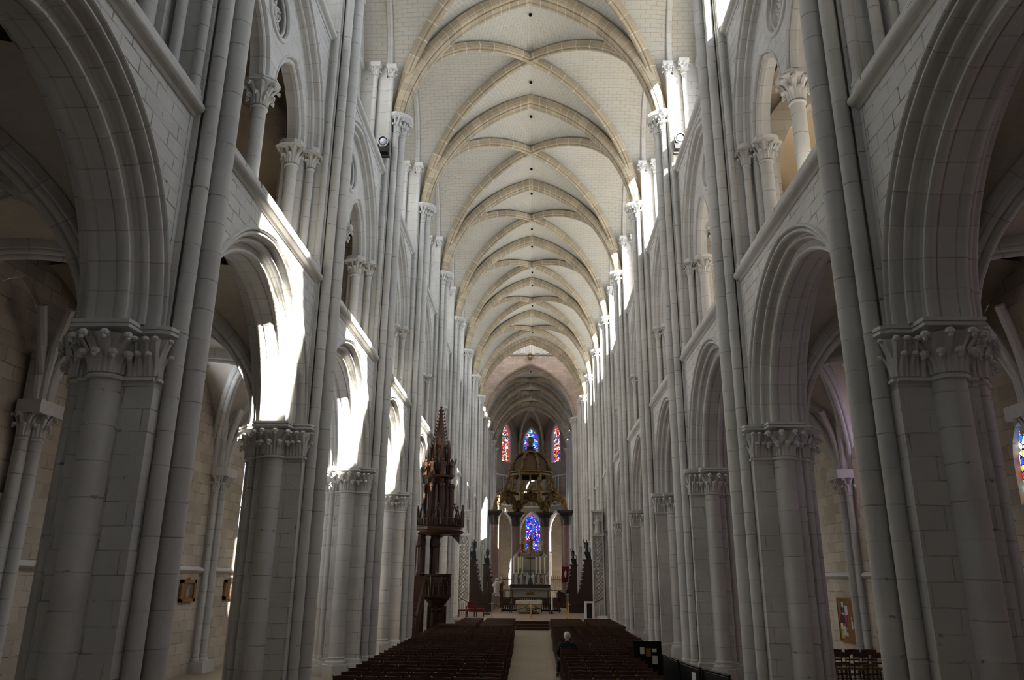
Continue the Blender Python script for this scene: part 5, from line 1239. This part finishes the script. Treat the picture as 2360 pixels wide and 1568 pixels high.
skinned('trousers',M['trousers'],[(0,.05,.52,.15),(-.10,.05,.53,.105),(-.20,.46,.54,.080),(-.265,.72,.14,.058),(.10,.05,.53,.105),(.17,.46,.54,.080),(.19,.55,.14,.058)],[(0,1),(1,2),(2,3),(0,4),(4,5),(5,6)],mn)
for s,(x,y) in ((0,(-.275,.80)),(1,(.20,.62))):
    sh=mesh('shoe',M['bluesh'],mn,lambda b:b.ball((x,y,.065),.14,12,8,(.38,1,.45))); mesh('shoe_sole',M['sole'],sh,lambda b:b.ball((x,y,.02),.145,12,6,(.4,1,.12)))
def hair(b):
    b.lathe((0,.055,1.185),[(.0,.118),(.045,.112),(.075,.09),(.097,.05),(.101,.0),(.095,-.045),(.075,-.075)],16,pi*.92,pi*2.08,1.0,1.05)
    b.lathe((0,.055,1.185),[(.0,.118),(.045,.112),(.075,.09),(.097,.05),(.09,.03)],16,0,2*pi,1.0,1.05)
mesh('hair',M['hair'],mn,hair,60)
for s in(-1,1): mesh('ear',M['skin'],body,lambda b:b.ball((s*.088,.07,1.165),.03,8,6,(.4,.8,1.1)))
mesh('nose',M['skin'],body,lambda b:b.ball((0,.155,1.165),.022,8,6,(.8,1.2,1.2)))
for s in(-1,1):
    def hand(b):
        cx,cy,cz=s*.165,.33,.605
        b.ball((cx,cy,cz),.045,10,7,(.95,1.15,.5))
        for f_ in range(4): b.tube([(cx+(f_-1.5)*.021,cy+.035,cz),(cx+(f_-1.5)*.023,cy+.075-.004*abs(f_-1.3),cz-.004),(cx+(f_-1.5)*.023,cy+.105-.006*abs(f_-1.3),cz-.024)],[.0095,.009,.0075],6)
        b.tube([(cx-s*.035,cy-.01,cz),(cx-s*.062,cy+.025,cz-.005),(cx-s*.066,cy+.055,cz-.015)],[.012,.0105,.0085],6)
    mesh('hand',M['skin'],body,hand,60)
LP=dict(sun=50,clr=120,cll=75,choir=.2,gal=60,air=30,ail=60,lan=700,tra=200,tilt=.05,world=1.0,exp=0.7)
# ------------------------------------------------------------------ camera
CAM_F=1763.5563; PITCH=0.3038; YAW=-0.0304; ROLL=-0.008
cy_,sy_=cos(YAW),sin(YAW); cp_,sp_=cos(PITCH),sin(PITCH); cr_,sr_=cos(ROLL),sin(ROLL)
rt=Vector((cy_,-sy_,0)); yf=Vector((sy_,cy_,0)); zz_=Vector((0,0,1))
fw=yf*cp_+zz_*sp_; up=-yf*sp_+zz_*cp_
R_=rt*cr_-up*sr_; U_=rt*sr_+up*cr_
cd=bpy.data.cameras.new('camera'); cam=bpy.data.objects.new('camera',cd); COL.objects.link(cam)
cam.matrix_world=Matrix(((R_.x,U_.x,-fw.x,0.183),(R_.y,U_.y,-fw.y,0),(R_.z,U_.z,-fw.z,2.751),(0,0,0,1)))
cd.sensor_fit='HORIZONTAL'; cd.sensor_width=36; cd.lens=CAM_F/2360*36; cd.clip_start=.05; cd.clip_end=500
SC.camera=cam
# ------------------------------------------------------------------ light
def area(name,loc,dirv,sx,sy,power,col=(1,1,1),spread=pi):
    ld=bpy.data.lights.new(name,'AREA'); ld.shape='RECTANGLE'; ld.size=sx; ld.size_y=sy; ld.energy=power; ld.color=col
    o=bpy.data.objects.new(name,ld); COL.objects.link(o); o.location=loc
    o.rotation_euler=Vector(dirv).to_track_quat('-Z','Z').to_euler(); ld.spread=spread; return o
SKY=(.80,.90,1.0); WARM=(1,.86,.68)
sl=bpy.data.lights.new('sun','SUN'); sl.energy=LP['sun']; sl.angle=radians(.55); sl.color=(1,.93,.80)
so=bpy.data.objects.new('sun',sl); COL.objects.link(so); so.rotation_euler=Vector((-1,1.335,-1.0)).to_track_quat('-Z','Y').to_euler()
bays=[(YP[i],YP[i+1],0) for i in range(1,len(YP)-1)]+[(82.0,88.3,XO),(88.3,94.5,XO),(94.5,100.2,XO)]
for (y0,y1,xo) in bays:
    yc=(y0+y1)/2; s=(y1-y0)/L0
    ch=y0>80; nr=.2 if y0<3 else .75 if y0<10 else 1.1; nf=.1 if y0<3 else .3 if y0<10 else .8 if y0<17 else 1.15
    area('clerestory_daylight',(xo+6.47,yc,19.4),(-1,0,0),3.7*s,3.3,LP['clr']*s*(LP['choir'] if ch else 1)*nr,(.72,.85,1))
    area('clerestory_daylight',(xo-6.47,yc,19.4),(1,0,0),3.7*s,3.3,LP['cll']*s*(LP['choir'] if ch else 1)*nf,(1,.955,.88))
    if not ch:
        area('gallery_daylight',(10.06,yc,13.2),(-1,0,0),1.9,1.9,LP['gal']*nf,(1,.9,.76))
for s in(-1,1):
    area('lantern_daylight',(XO+s*5.4,76,31),(-s,0,-.5),7,5,LP['lan'],(1,.97,.93))
    area('transept_daylight',(s*15.3,76.5,14),(-s,0,0),7,12,LP['tra'],(1,.94,.88))
wd=bpy.data.worlds.new('sky'); SC.world=wd; wd.use_nodes=True
bg=wd.node_tree.nodes['Background']; bg.inputs[0].default_value=(.72,.84,1,1); bg.inputs[1].default_value=LP['world']
vs=SC.view_settings; vs.view_transform='Standard'; vs.look='None'; vs.gamma=1; vs.exposure=LP['exp']; vs.use_curve_mapping=False
cy=SC.cycles
cy.use_denoising=True; cy.max_bounces=6; cy.diffuse_bounces=4; cy.use_adaptive_sampling=True; cy.adaptive_threshold=.04; cy.glossy_bounces=2; cy.transparent_max_bounces=8; cy.transmission_bounces=2
cy.sample_clamp_indirect=6; cy.caustics_reflective=False; cy.caustics_refractive=False; cy.use_light_tree=True
